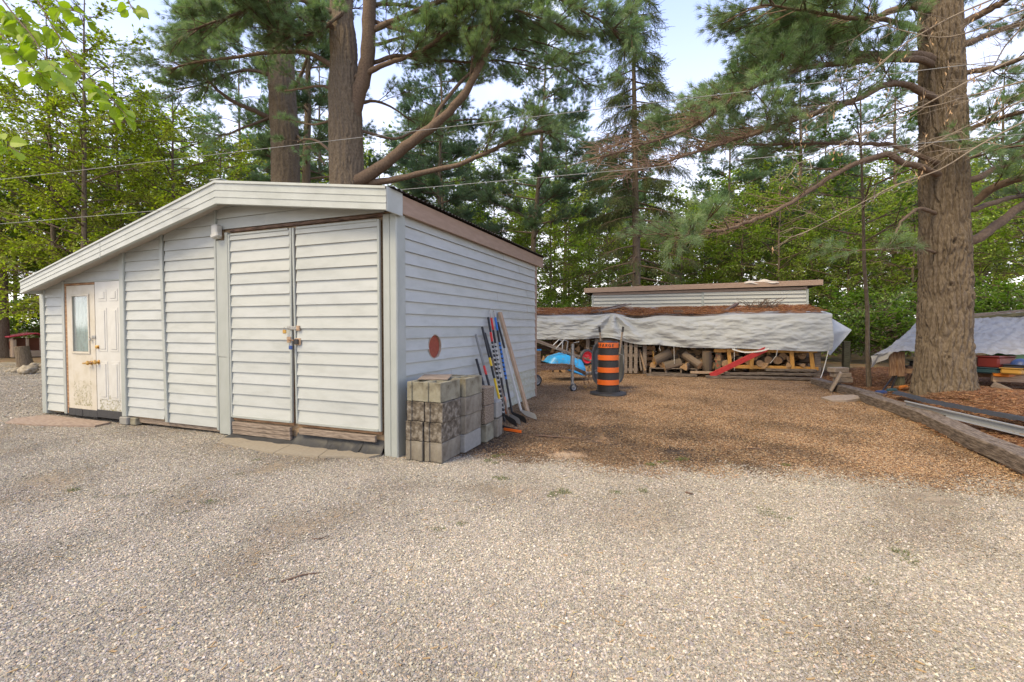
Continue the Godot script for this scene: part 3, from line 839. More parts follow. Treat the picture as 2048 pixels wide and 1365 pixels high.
	# barn doors
	for k in 2:
		var D := Node3D.new()
		D.name = "barn_door"
		D.set_meta("label", ["left barn door with three loose planks along its foot", "right barn door with a single plank along its foot"][k])
		S.add_child(D, true)
		var x0: float = [-2.29, -1.285][k]
		var x1: float = [-1.345, -.172][k]
		D.position = Vector3(0, 0, .022 + k * .006)
		siding(D, x0 + .02, x1 - .02, .26, 2.34, .1265, M.vinyl)
		bx("door_core", x0 + .01, x1 - .01, .20, 2.36, -.03, -.002, M.raw_wood, D)
		board("edge_channel", Vector3(x0 + .012, .235, .01), Vector3(x0 + .012 - k * .025, 2.355, .01), .026, .032, M.vinyl_trim, D, Vector3.LEFT)
		board("edge_channel", Vector3(x1 - .014, .235, .01), Vector3(x1 - .014 + (1 - k) * .02, 2.355, .01), .03, .032, M.vinyl_trim, D, Vector3.LEFT)
		bx("edge_channel", x0 + .03, x1 - .03, 2.335, 2.36, -.004, .026, M.vinyl_trim, D)
		bx("edge_channel", x0 + .03, x1 - .032, .232, .262, -.004, .028, M.vinyl_trim, D)
		if k == 0:
			for q in 3:
				bx("foot_plank", x0 + .04, x1 - .02, .045 + q * .049, .090 + q * .049, .0, .035 + q * .004, M.grey_wood, D, .004)
		else:
			bx("foot_plank", x0 + .05, x1 - .06, .125, .192, .0, .038, M.grey_wood, D, .004)
	var lock := Node3D.new()
	lock.name = "door_latch"
	S.add_child(lock)
	lock.position = Vector3(0, 0, .045)
	bx("latch_bar", -1.39, -1.255, 1.255, 1.295, .0, .014, M.zinc, lock)
	bx("wood_block", -1.255, -1.21, 1.245, 1.30, .0, .02, M.pale_wood, lock)
	bx("wood_block", -1.40, -1.34, 1.115, 1.18, -.01, .012, M.pale_wood, lock)
	bx("wood_block", -1.29, -1.205, 1.09, 1.165, -.004, .010, M.pale_wood, lock)
	bx("latch_plate", -1.275, -1.225, 1.10, 1.155, .011, .03, M.black_plastic, lock)
	pipe("latch_hook", [Vector3(-1.37, 1.15, .02), Vector3(-1.33, 1.145, .03), Vector3(-1.28, 1.14, .03)], .006, M.rusty_steel, lock)
	padlock(lock, Vector3(-1.405, 1.235, .02), M.brass, 1.0)
	padlock(lock, Vector3(-1.305, 1.065, .035), M.blue_lock, 1.0)
	# black rubber skirt under the barn doors
	for q in [[-2.28, -1.72, .07], [-1.74, -1.30, .08], [-1.30, -.86, .13], [-.92, -.62, .11], [-.68, -.42, .13], [-.46, -.15, .14]]:
		var rg := Geo.new()
		var ph := rnd(0, 6)
		rg.grid(18, 8, func(u: float, v: float) -> Vector3:
			var bow := sin(u * 7.0 + ph) * .018 * v
			return Vector3(lerpf(q[0], q[1], u) + sin(v * 2.0 + ph) * .01, lerpf(q[2], .006 + .01 * absf(sin(u * 5.0 + ph)), v), .012 + v * v * .10 + bow + (.02 if q[0] < -1.5 else 0.0) * v))
		part("rubber_skirt", rg, M.rubber, S)
	bx("bottom_rail", -2.3, -.14, .04, .20, -.06, -.013, M.raw_wood, S)
	# floodlight box
	var fl := Node3D.new()
	fl.name = "wall_light"
	fl.set_meta("label", "small white box light on the door post")
	S.add_child(fl)
	fl.position = Vector3(-2.42, 2.31, .06)
	bx("housing", -.065, .03, .04, .16, -.03, .05, M.white_plastic, fl, .012)
	board("shade", Vector3(-.055, .02, .03), Vector3(.06, .045, .03), .05, .07, M.white_plastic, fl, Vector3.UP, .01)
	bx("lens", -.06, .035, .0, .038, -.02, .04, M.white_plastic, fl, .01)
	# things on the ground before the shed
	var st := Transform3D(S.transform)
	var ap := Geo.new()
	rng.seed = 41
	var cuts := [[-2.3, -2.25], [-1.8, -1.95], [-1.32, -1.2], [-.8, -.68], [-.15, -.2]]
	var reach := [.20, .34, .42, .36, .20]
	for k in 4:
		var c0: Array = cuts[k]
		var c1: Array = cuts[k + 1]
		ap.prism(PackedVector2Array([Vector2(c0[0] + .003, .07), Vector2(c1[0] - .003, .07), Vector2(c1[1] - .004, reach[k + 1]), Vector2((c0[1] + c1[1]) / 2, (reach[k] + reach[k + 1]) / 2 + rnd(-.02, .05)), Vector2(c0[1] + .004, reach[k])]), -.03, .0, Transform3D(Basis(Vector3.RIGHT, PI / 2), Vector3.ZERO))
	tag(part("cracked_apron", ap, mat("apron_concrete", Color.WHITE, .95, ntex(0.02, [lin(.24, .205, .15), lin(.32, .28, .215)], 5, FastNoiseLite.TYPE_SIMPLEX_SMOOTH, 512, 63), Vector3(2, 2, 2)), self, st * T(0, -.012, 0)), "thin cracked concrete apron under the barn doors", "apron")
	var mg := Geo.new()
	mg.prism(PackedVector2Array([Vector2(-5.95, .10), Vector2(-4.5, .08), Vector2(-4.42, .30), Vector2(-5.1, .52), Vector2(-5.75, .62), Vector2(-6.05, .40)]), -.022, .01, Transform3D(Basis(Vector3.RIGHT, PI / 2), Vector3.ZERO))
	tag(part("door_mat_board", mg, mat("reddish_wood", Color.WHITE, .9, wood_tex(lin(.20, .145, .11), lin(.29, .22, .17), lin(.35, .28, .22), 61), Vector3(.6, 2, 3), null, 0.0), self, st), "worn reddish plywood sheet lying before the entry doors", "plywood sheet")

func stain(w: float, h: float, sd: int) -> Geo:  # blotches of algae: many small islands
	rng.seed = sd
	var g := Geo.new()
	for k in 800:
		var x := rnd(-.5, .5)
		var y := pow(rng.randf(), 1.6)
		if noise_a.get_noise_2d(x * 60.0 + sd * 9, y * 60.0) < -.1:
			continue
		var c := Vector3(x * w, (y - .45) * h, 0)
		var r := rnd(.0015, .005)
		var pts := []
		for j in 6:
			pts.append(c + Vector3(cos(j * TAU / 6) * r * rnd(.5, 1.1), sin(j * TAU / 6) * r * rnd(.8, 3.0), rnd(0, .0006)))
		g.face(pts, Vector3.BACK)
	return g
func padlock(parent: Node, at: Vector3, m: Material, s: float) -> void:
	var L := gbox(Vector3(.045, .042, .02) * s, .006)
	part("padlock_body", L, m, parent, T(at.x, at.y, at.z + .012))
	var arc := []
	for k in 9:
		var a := PI * k / 8.0
		arc.append(at + Vector3(cos(a) * .015 * s, .02 * s + sin(a) * .026 * s, .012))
	pipe("padlock_shackle", arc, .0042 * s, M.zinc, parent, 6)

# ---------- things against the right wall ----------
func block(kind: int) -> Geo:  # hollow building block, long side along z
	var g := Geo.new()
	var l := .39
	var w := .188
	var h := .186
	for s in [-1, 1]:
		g.box(T(s * (w / 2 - .019), 0, 0), Vector3(.038, h, l - .03), .004)
		g.box(T(0, 0, s * (l / 2 - .03)), Vector3(w - .078, h - .002, .034), .003)
		for e in [-1, 1]:
			g.box(T(e * (w / 2 - .026), 0, s * (l / 2 - .012)), Vector3(.052, h - .001, .024), .004)
	g.box(T(0, 0, 0), Vector3(w - .078, h - .001, .036), .003)
	if kind == 1:  # solid
		g = gbox(Vector3(w, h, l), .006)
	return g
func build_side_things() -> void:
	var st := Transform3D(Basis(Vector3.UP, deg_to_rad(-21.475)), Vector3(-1.135, 0, -4.67))
	rng.seed = 31
	var hb := block(0).mesh()
	var sb := block(1).mesh()
	var level := ["bottom", "second", "third", "top"]
	for col in 2:
		for row in 2:
			for l in 4:
				var x: float = .165 + row * .195 + rnd(-.008, .008) + (.0 if col == 0 else .04) + (.19 / 2)
				var z: float = .1 - col * .41 - .195 + rnd(-.008, .008)
				var m: Material = [M.concrete, M.concrete_dark, M.concrete_dark, M.concrete_moss][l] if col == 0 else [M.concrete_new, M.concrete, M.concrete, M.concrete_moss][l]
				if row == 1 and col == 0 and l < 3:
					m = [M.concrete, M.concrete_dark, M.concrete_dark][l]
				var b := part("concrete_block", hb if l == 3 or col == 0 else sb, m, self, st * T(x, .098 + l * .190, z, 0, rnd(-2, 2), 0))
				tag(b, "concrete block in the %s layer, %s row, %s column of the shed-side stack" % [level[l], ["wall side", "outer"][row], ["nearest", "second"][col]], "concrete block", "concrete blocks stacked by the shed")
	for l in 3:
		var b := part("concrete_block", gbox(Vector3(.2, .20, .24), .008), [M.concrete_moss, M.aggregate, M.aggregate][l], self, st * T(.50 + rnd(-.01, .01), .102 + l * .205, -.90, 0, rnd(-4, 4), 0))
		tag(b, "%s rough block of the short column behind the block stack" % ["bottom greenish", "middle speckled", "top speckled"][l], "concrete block", "concrete blocks stacked by the shed")
	for l in 2:
		var b := part("concrete_block", gbox(Vector3(.16, .21, .19), .02 if l else .006), M.concrete_new if l else M.concrete, self, st * T(.53, .107 + l * .214, -1.16, 0, 6, 0))
		tag(b, "%s grey block of the lowest column beside the hockey sticks" % ["bottom", "top"][l], "concrete block", "concrete blocks stacked by the shed")
	var pd := Geo.new()
	pd.box(T(0, 0, 0), Vector3(.30, .012, .30), .004)
	tag(part("plywood_scrap", pd, M.grey_wood, self, st * T(.30, .778, -.22, 3, 20, 0)), "flat grey board scrap lying on top of the block stack", "board")
	# hockey sticks: top on the wall, heel out on the ground, toe turned to the front
	var sticks := [
		[Vector3(.05, 1.19, -1.663), Vector3(.42, .03, -1.60), Vector3(0, 0, 0), "grey topped hockey stick with white lettering, behind the block stack", [[0, .35, "stick_grey"], [.35, .45, "stick_red"], [.45, .8, "stick_black"], [.8, 1, "stick_red"]]],
		[Vector3(.06, .87, -1.66), Vector3(.40, .03, -1.50), Vector3.ZERO, "short plain black hockey stick nearest the block stack", [[0, 1, "stick_black"]]],
		[Vector3(.05, 1.295, -1.862), Vector3(.40, .03, -1.82), Vector3.ZERO, "black hockey stick with a yellow lower shaft", [[0, .33, "stick_black"], [.33, .42, "stick_yellow"], [.42, .55, "stick_black"], [.55, .78, "stick_yellow"], [.78, 1, "stick_black"]]],
		[Vector3(.05, 1.21, -1.948), Vector3(.44, .05, -1.9), Vector3.ZERO, "short worn hockey stick with a brown taped shaft", [[0, .3, "stick_black"], [.3, 1, "grey_wood"]]],
		[Vector3(.05, 1.426, -2.064), Vector3(.40, .12, -1.80), Vector3(.62, .02, -1.70), "black hockey stick with a red band and white lettering", [[0, .16, "stick_black"], [.16, .26, "stick_red"], [.26, 1, "stick_black"]]],
		[Vector3(.05, 1.53, -2.124), Vector3(.38, .11, -1.95), Vector3(.62, .02, -1.84), "white striped hockey stick with orange lower shaft and grey blade", [[0, .08, "tape"], [.08, .2, "stick_red"], [.2, .33, "stick_black"], [.33, .66, "stick_white"], [.66, .84, "stick_black"], [.84, 1, "orange"]]],
		[Vector3(.05, 1.525, -2.262), Vector3(.40, .10, -2.09), Vector3(.66, .02, -1.95), "blue hockey stick with black grip and dark blade", [[0, .07, "tape"], [.07, .2, "stick_blue"], [.2, .32, "stick_black"], [.32, .68, "stick_blue"], [.68, 1, "stick_black"]]],
		[Vector3(.05, 1.36, -2.40), Vector3(.44, .09, -2.34), Vector3(.72, .03, -2.20), "white hockey stick with black lettering and curved white blade", [[0, .3, "stick_black"], [.3, 1, "stick_white"]]],
	]
	for k in sticks.size():
		var a: Vector3 = sticks[k][0]
		var b: Vector3 = sticks[k][1]
		var toe: Vector3 = sticks[k][2]
		var H := thing("hockey_stick", sticks[k][3], "hockey stick", st, "hockey sticks leaning on the shed")
		for q in sticks[k][4]:
			var p0 := a.lerp(b, q[0])
			var p1 := a.lerp(b, q[1])
			board("grip" if q[0] == 0 else "shaft", p0, p1, .031, .022, M[q[2]], H, Vector3.RIGHT, .006)
			if q[2] in ["stick_white", "stick_blue"] and q[1] - q[0] > .3 and k != 7 or k == 4 and q[1] == 1:  # printed slanting bars
				var tf := along(p0, p1, Vector3.RIGHT)
				var bars := Geo.new()
				for j in int((p1 - p0).length() / .062):
					for sd in [1, -1]:
						var cx := -(p1 - p0).length() / 2 + .03 + j * .062
						bars.face([Vector3(cx, -.014, sd * .0114), Vector3(cx + .022, -.014, sd * .0114), Vector3(cx + .034, .014, sd * .0114), Vector3(cx + .012, .014, sd * .0114)], Vector3(0, 0, sd))
					var cx2 := -(p1 - p0).length() / 2 + .03 + j * .062
					bars.face([Vector3(cx2, .0159, -.009), Vector3(cx2 + .012, .0159, -.009), Vector3(cx2 + .02, .0159, .009), Vector3(cx2 + .008, .0159, .009)], Vector3.UP)
				part("shaft_print", bars, M.stick_black if q[2] != "stick_black" else M.stick_white, H, tf)
		if toe != Vector3.ZERO:
			var bm: Material = [M.stick_black, M.stick_black, M.stick_black, M.stick_black, M.stick_black, M.steel_grey, M.stick_black, M.stick_white][k]
			var bg := Geo.new()
			var d := toe - b
			var up := (a - b).normalized()
			bg.grid(12, 4, func(u: float, v: float) -> Vector3:
				var c := b + d * u + Vector3(0, sin(u * PI) * -.03, 0) * (1.0 - u)
				var hh := lerpf(.036, .075, smoothstep(0.0, .5, u)) * (1.0 if u < .85 else sqrt(maxf(0.0, 1.0 - pow((u - .85) / .16, 2.0))))
				return c + Vector3(.0, (v - .2) * hh, 0) + Vector3(.3, 0, .95) * u * u * .04)
			bg.grid(12, 4, func(u: float, v: float) -> Vector3:
				var c := b + d * u + Vector3(0, sin(u * PI) * -.03, 0) * (1.0 - u)
				var hh := lerpf(.036, .075, smoothstep(0.0, .5, u)) * (1.0 if u < .85 else sqrt(maxf(0.0, 1.0 - pow((u - .85) / .16, 2.0))))
				return c + Vector3(.0, (v - .2) * hh, 0) + Vector3(.3, 0, .95) * u * u * .04 + Vector3(-.008, 0, -.003))
			part("blade", bg, bm, H)
	# blades of the sticks that stand behind the blocks
	for q in [[Vector3(.5, .05, -1.45), Vector3(.78, .015, -1.42), "stick_black"], [Vector3(.56, .03, -1.40), Vector3(.80, .02, -1.38), "orange"]]:
		var bl := board("stick_blade", q[0], q[1], .035, .012, M[q[2]], self, Vector3.UP, .005)
		bl.transform = st * bl.transform
		tag(bl, "black hockey stick blade lying at the foot of the block stack" if q[2] == "stick_black" else "orange edged stick blade lying flat beside the block stack", "stick blade")
	var pk := board("wooden_plank", Vector3(.05, 1.505, -2.48), Vector3(.50, .02, -2.48), .085, .04, M.pale_wood, self, Vector3.BACK)
	pk.transform = st * pk.transform
	tag(pk, "pale wooden two by four leaning on the shed wall right of the sticks", "plank")

# ---------- yard things ----------
func wheel(parent: Node, at: Transform3D, r: float, w: float, rim: Material) -> void:  # axle along z
	var W := Node3D.new()
	W.name = "wheel"
	W.transform = at
	parent.add_child(W, true)
	var turn := Transform3D(Basis(Vector3.RIGHT, PI / 2), Vector3.ZERO)
	var g := Geo.new()
	var prof := []
	for k in 13:
		var a := PI * k / 12.0 - PI / 2
		prof.append(Vector2(r - w * .55 + cos(a) * w * .55, sin(a) * w / 2))
	g.lathe(prof, 28, turn)
	part("tyre", g, M.rubber, W)
	g = Geo.new()
	g.lathe([Vector2(.001, w * .32), Vector2(r * .14, w * .32), Vector2(r * .16, w * .12), Vector2(r * .45, w * .08), Vector2(r * .62, w * .38), Vector2(r * .72, w * .40)], 28, turn)
	g.lathe([Vector2(r * .72, -w * .40), Vector2(r * .62, -w * .38), Vector2(r * .45, -w * .08), Vector2(.001, -w * .12)], 28, turn)
	part("rim", g, rim, W)

func tub(l: float, w: float, d: float, taper: float) -> Geo:  # open tray, rounded, mouth up
	var g := Geo.new()
	var ring := func(s: float, y: float) -> Array:
		var out := []
		for k in 40:
			var a := TAU * k / 40
			var c := cos(a)
			var q := sin(a)
			out.append(Vector3(signf(c) * pow(absf(c), .55) * l / 2 * s + (1.0 - s) * l * .12, y, signf(q) * pow(absf(q), .55) * w / 2 * s))
		return out
	var levels := [[1.06, 0.0], [1.06, -.012], [1.0, -.004], [.9, -d * .5], [taper, -d], [.02, -d * 1.01]]
	for s in levels.size() - 1:
		var a: Array = ring.call(levels[s][0], levels[s][1])
		var b: Array = ring.call(levels[s + 1][0], levels[s + 1][1])
		for k in 40:
			var q := (k + 1) % 40
			g.face([a[k], a[q], b[q], b[k]], a[k] - Vector3(0, -d, 0) if s else Vector3.UP)
	return g

func build_yard_things() -> void:
	# construction drum
	var C := thing("traffic_drum", "orange and black striped construction drum on a round rubber base", "traffic drum", T(1.83, 0, -8.94))
	var g := Geo.new()
	g.lathe([Vector2(.335, .0), Vector2(.345, .02), Vector2(.335, .05), Vector2(.27, .065), Vector2(.225, .072)], 40)
	part("rubber_base", g, M.rubber, C)
	g = Geo.new()
	var y := .06
	var prof := [Vector2(.215, .05)]
	var bands := []
	for k in 4:
		var r0 := .205 - k * .0045
		var y0 := .07 + k * .232
		prof.append_array([Vector2(r0, y0), Vector2(r0, y0 + .112), Vector2(r0 - .012, y0 + .118), Vector2(r0 - .012, y0 + .126), Vector2(r0 - .002, y0 + .13), Vector2(r0 - .002, y0 + .232)])
		bands.append([y0 + .134, y0 + .228, r0 + .001])
	prof.append_array([Vector2(.185, 1.005), Vector2(.17, 1.02), Vector2(.165, 1.02), Vector2(.16, .99), Vector2(.001, .985)])
	g.lathe(prof, 40)
	part("drum_body", g, M.drum_black, C)
	for b in bands:
		g = Geo.new()
		g.lathe([Vector2(b[2] - .004, b[0] - .001), Vector2(b[2], b[0]), Vector2(b[2], b[1]), Vector2(b[2] - .004, b[1] + .001)], 40)
		part("reflective_band", g, M.orange, C)
	part("lid_rag", gbox(Vector3(.2, .03, .16), .012), M.toy_blue, C, T(-.02, 1.0, .02, 4, 20, 3))
	var word := "LAFARGE"
	for k in word.length():
		var a := deg_to_rad(14.0 - (6 - k) * 18.0)
		var tm := TextMesh.new()
		tm.text = word[k]
		tm.font_size = 64
		tm.pixel_size = .0013
		tm.depth = .003
		var sf := SystemFont.new()
		sf.font_names = PackedStringArray(["Droid Sans"])
		sf.font_weight = 700
		tm.font = sf
		part("lettering", tm, M.drum_black, C, Transform3D(Basis(Vector3.UP, a), Vector3(sin(a) * .1945, .945, cos(a) * .1945)))
	# dark wheelbarrow standing on its nose behind the drum
	var B := thing("wheelbarrow", "dark grey wheelbarrow stood on end behind the striped drum", "wheelbarrow", T(1.98, 0, -9.62, 0, 8, 0))
	part("tub", tub(.86, .66, .26, .6), M.tub_grey, B, T(-.02, .56, .02, 0, 0, 90) * T(0, 0, 0, 90, 0, 0))
	for s in [-1, 1]:
		pipe("handle", [Vector3(s * .12, .06, .10), Vector3(s * .17, .6, .12), Vector3(s * .215, 1.02, .13), Vector3(s * .245, 1.27, .14)], .02, M.grey_wood, B, 8)
		pipe("grip", [Vector3(s * .238, 1.19, .137), Vector3(s * .25, 1.30, .142)], .025, M.black_plastic, B, 8)
		pipe("leg", [Vector3(s * .16, .75, .12), Vector3(s * .2, .72, .30), Vector3(s * .19, .55, .32)], .013, M.tub_grey, B, 6)
	wheel(B, T(0, .19, .1, 0, 90, 0), .18, .09, M.steel_grey)

	# blue wheelbarrow lying upside down
	var W := thing("wheelbarrow", "blue wheelbarrow lying upside down with a red wheel on top", "wheelbarrow", T(1.32, 0, -11.5, 0, 12, 0))
	part("tub", tub(1.05, .72, .34, .55), M.blue_paint, W, T(-.05, .27, .0, 0, 0, -20) * T(0, 0, 0, 180, 0, 0))
	for s in [-1, 1]:
		board("handle", Vector3(-.85, 1.0, s * .26), Vector3(.62, .46, s * .1), .045, .045, M.grey_wood, W)
		pipe("leg", [Vector3(-.32, .78, s * .22), Vector3(-.12, .98, s * .2), Vector3(-.02, .95, s * .2), Vector3(-.05, .62, s * .16)], .014, M.steel_grey, W, 6)
	wheel(W, T(.50, .55, .10, 0, 10, 0), .205, .1, M.wheel_red)
	pipe("axle", [Vector3(.50, .55, -.12), Vector3(.50, .55, .22)], .012, M.rusty_steel, W, 6)

	# rusty trailer frame with its jack
	var R := thing("utility_trailer", "rusty utility trailer tongue with jack wheel poking out behind the shed", "trailer", T(.2, 0, -9.7, 0, 4, 0))
	for s in [-1, 1]:
		board("frame_rail", Vector3(-.6, .47, -.55 * s), Vector3(1.02, .47, -.30 * s), .07, .05, M.rusty_steel, R)
		board("tongue", Vector3(1.02, .47, -.30 * s), Vector3(1.32, .33, -.02 * s), .06, .045, M.rusty_steel, R)
	board("cross_member", Vector3(1.0, .47, -.33), Vector3(1.0, .47, .33), .06, .045, M.rusty_steel, R)
	board("coupler", Vector3(1.28, .325, 0), Vector3(1.72, .33, 0), .07, .07, M.steel_grey, R, Vector3.UP, .015)
	board("coupler_latch", Vector3(1.5, .37, 0), Vector3(1.62, .42, 0), .025, .03, M.zinc, R)
	board("plywood_side", Vector3(-.6, .62, .52), Vector3(.32, .62, .56), .42, .02, M.raw_wood, R)
	board("side_edge", Vector3(-.6, .845, .53), Vector3(.33, .845, .57), .03, .03, M.blue_paint, R)
	pipe("jack_post", [Vector3(.98, .10, .40), Vector3(.98, .95, .40)], .032, M.zinc, R, 12)
	pipe("jack_tube", [Vector3(.98, .42, .40), Vector3(.98, .72, .40)], .042, M.steel_grey, R, 12)
	bx("jack_bracket", .93, 1.03, .44, .54, .30, .44, M.rusty_steel, R)
	pipe("jack_crank", [Vector3(.98, .95, .40), Vector3(.98, .97, .46), Vector3(1.1, 1.0, .48)], .01, M.zinc, R, 6)
	wheel(R, T(1.0, .085, .40, 0, 25, 0), .085, .05, M.steel_grey)
	board("jack_fork", Vector3(.975, .20, .40), Vector3(1.0, .09, .40), .05, .065, M.zinc, R, Vector3.BACK)
	wheel(R, T(.36, .13, -.5, 0, 10, 0), .13, .07, M.steel_grey)
	for s in 2:
		var ch := Node3D.new()
		ch.name = "safety_chain"
		R.add_child(ch, true)
		for k in 9:
			var lg := Geo.new()
			var loop := []
			for j in 9:
				var a := TAU * j / 8.0
				loop.append(Vector3(cos(a) * .010, sin(a) * .021, 0))
			var rr := []
			rr.resize(9)
			rr.fill(.0042)
			lg.tube(loop, rr, 5, false)
			part("link", lg, M.rusty_steel, ch, T(1.30 + s * .07 + .012 * sin(k * .8), .36 - k * .031 + s * .03, .1 + s * .05, 0, 90 * (k % 2), 8))
	pipe("hook", [Vector3(1.30, .09, .12), Vector3(1.27, .06, .12), Vector3(1.29, .03, .12), Vector3(1.325, .05, .12), Vector3(1.32, .08, .12)], .008, M.brass, R, 6)

	# stones, stump and playhouse at the far left
	var ph := thing("playhouse", "beige plastic toy playhouse with a red roof", "playhouse", Transform3D(Basis(Vector3.UP, deg_to_rad(58)).scaled(Vector3.ONE * .8), Vector3(-21.0, .02, -20.6)))
	for q in [[-.9, -.75], [-.4, -.28], [.12, .24], [.68, .82]]:
		bx("wall_post", q[0], q[1], .0, 1.05 - absf(q[0] + .04) * .12, .62, .7, M.house_beige, ph, .02)
	bx("front_wall", -.9, .82, .0, .34, .63, .69, M.house_beige, ph, .015)
	bx("plank_line", -.88, .8, .16, .18, .69, .705, M.house_beige, ph)
	bx("back_wall", -.9, .82, .0, 1.0, -.7, -.62, M.house_brown, ph)
	bx("side_wall", -.92, -.84, .0, 1.0, -.62, .62, M.house_beige, ph, .015)
	bx("side_wall", .76, .84, .0, .95, -.62, .62, M.house_beige, ph, .015)
	bx("window_shutter", -.925, -.915, .42, .85, -.3, .3, M.house_brown, ph)
	bx("interior", -.75, .68, .3, .98, -.2, -.1, M.house_brown, ph)
	board("roof_panel", Vector3(-1.08, 1.08, 0), Vector3(-.02, 1.27, 0), .07, 1.75, M.house_red, ph, Vector3.UP, .025)
	board("roof_panel", Vector3(-.02, 1.27, 0), Vector3(.98, .98, 0), .07, 1.75, M.house_red, ph, Vector3.UP, .025)
	var stp := thing("tree_stump", "cut grey tree stump leaning beside the stone pile", "stump", T(-15.25, -.03, -14.75, 0, 0, 12))
	g = Geo.new()
	g.tube([Vector3(0, 0, 0), Vector3(0, .35, 0), Vector3(0.02, .72, 0)], [.21, .185, .175], 18)
	part("bark", g, M.bark, stp)
	g = Geo.new()
	g.tube([Vector3(.021, .715, 0), Vector3(.022, .729, 0)], [.165, .158], 18)
	part("cut_face", g, M.log_end, stp)
	rng.seed = 17
	var stones := [[-13.35, -12.95, .40, "big flat grey boulder at the front of the stone pile"], [-14.5, -13.75, .19, "small tan stone at the left foot of the stone pile"], [-14.25, -13.35, .17, "low rounded stone left of the big boulder"], [-14.0, -13.25, .18, "rounded tan stone beside the big boulder"], [-14.3, -14.1, .24, "tan stone behind the small front stones, next to the stump"], [-13.8, -13.9, .24, "pale stone in the middle of the stone pile"], [-13.3, -13.9, .27, "broad pale stone behind the big boulder"], [-13.6, -14.3, .2, "stone at the back of the pile near the stump"], [-12.9, -13.8, .25, "stone at the right end of the pile by the shed"]]
	for q in stones:
		var sg := Geo.new()
		var off := rnd(0, 50)
		sg.grid(18, 10, func(u: float, v: float) -> Vector3:
			var d := Vector3(cos(u * TAU) * sin(v * PI), cos(v * PI), sin(u * TAU) * sin(v * PI))
			return d * Vector3(1.1, .62, .9) * q[2] * .55 * (1.0 + noise_a.get_noise_3dv(d * 8.0 + Vector3.ONE * off) * .35))
		var up: float = q[2] * .27 + (.22 * .4 if q[1] < -13.8 else 0.0)
		tag(part("stone", sg, M.stone, self, T(q[0], up, q[1], rnd(-8, 8), rnd(0, 360), rnd(-8, 8))), q[3], "stone", "stones piled beside the stump")

	# timber edging
	var ties := [[Vector3(6.86, .06, -10.6), Vector3(6.24, .08, -8.05), "far old timber of the edging, between the bricks and the joint"], [Vector3(6.16, .085, -8.15), Vector3(5.42, .085, -6.0), "middle weathered railway timber of the yard edging"], [Vector3(5.40, .09, -6.02), Vector3(4.02, .085, -2.95), "near weathered railway timber of the yard edging"]]
	for k in 3:
		var a: Vector3 = ties[k][0]
		var b: Vector3 = ties[k][1]
		var tg := Geo.new()
		var l := a.distance_to(b)
		# squared beam with worn, uneven edges
		var n := 44
		var prev := []
		for s in n + 1:
			var px := -l / 2 + l * s / n
			var ring := []
			for j in 20:
				var an := TAU * (j + .5) / 20
				var d := Vector2(signf(cos(an)) * pow(absf(cos(an)), .16) * .075, signf(sin(an)) * pow(absf(sin(an)), .16) * .11)
				var wv := 1.0 + noise_b.get_noise_3d(px * 2.0, d.x * 40.0 + k * 9, d.y * 40.0) * .13
				ring.append(Vector3(px, d.x * wv + noise_a.get_noise_1d(px * 4.0 + k * 30) * .02, d.y * wv + noise_a.get_noise_1d(px * 5.0 + k * 70) * .03))
			if prev:
				for j in 20:
					var an := TAU * (j + 1.0) / 20
					tg.face([prev[j], ring[j], ring[(j + 1) % 20], prev[(j + 1) % 20]], Vector3(0, cos(an), sin(an)))
			if s == 0 or s == n:
				tg.face(ring, Vector3(-1 if s == 0 else 1, 0, 0))
			prev = ring
		tag(part("edging_timber", tg, M.tie_wood, self, along(a, b)), ties[k][2], "timber", "timbers edging the yard")
	# grey gutter length and black drain mat behind the timbers
	var gu := thing("gutter_length", "long grey metal gutter lying behind the timber edging", "gutter", along(Vector3(5.62, .155, -6.75), Vector3(5.25, .13, -3.2)))
	part("gutter_face", gbox(Vector3(3.55, .075, .012), .003), M.steel_grey, gu, T(0, .03, -.05))
	part("gutter_floor", gbox(Vector3(3.55, .008, .10), .002), M.steel_grey, gu, T(0, -.004, .004))
	part("gutter_lip", gbox(Vector3(3.55, .02, .03), .004), M.steel_grey, gu, T(0, .066, -.03))
	var mg := Geo.new()
	mg.grid(90, 6, func(u: float, v: float) -> Vector3:
		var p := Vector3(5.95, .16, -7.6).lerp(Vector3(5.62, .17, -3.2), u)
		if u < .2:
			p.x = lerpf(6.15, p.x, u / .2)
		return p + Vector3(v * .16, .05 + sin(v * PI) * .045 + noise_b.get_noise_2d(u * 900.0, v * 20.0) * .018, 0))
	tag(part("drain_mat", mg, M.rubber, self), "black ribbed rubber strip lying along the grey gutter", "rubber strip")
	# flagstone and bricks at the end of the edging
	g = Geo.new()
	g.prism(PackedVector2Array([Vector2(-.34, -.18), Vector2(-.1, -.24), Vector2(.34, -.16), Vector2(.37, .12), Vector2(.05, .2), Vector2(-.28, .12)]), 0, .045, Transform3D(Basis(Vector3.RIGHT, -PI / 2), Vector3.ZERO))
	tag(part("flagstone", g, M.slab_tan, self, T(5.78, .01, -8.25, 2, 8, 3)), "flat tan flagstone lying on the chips by the timber edging", "flagstone")
	var names := ["bottom brick of the small stack at the end of the edging", "middle brick of the small stack at the end of the edging", "top brick of the small stack at the end of the edging"]
	for k in 3:
		tag(part("paving_brick", gbox(Vector3([.30, .32, .34][k], .10, .2), .012), M.slab_tan, self, T(6.78 - k * .05, .21 + k * .102, -9.62, 0, [4, -6, 8][k], 0)), names[k], "brick", "bricks by the edging")
	tag(part("paving_slab", gbox(Vector3(.30, .42, .05), .02), M.slab_tan, self, T(6.46, .2, -9.36, 0, 58, 0) * T(0, 0, 0, 24, 0, 0)), "round edged tan paver leaning against the brick stack", "paver")

	# clothes lines
	var w1 := []
	var w2 := []
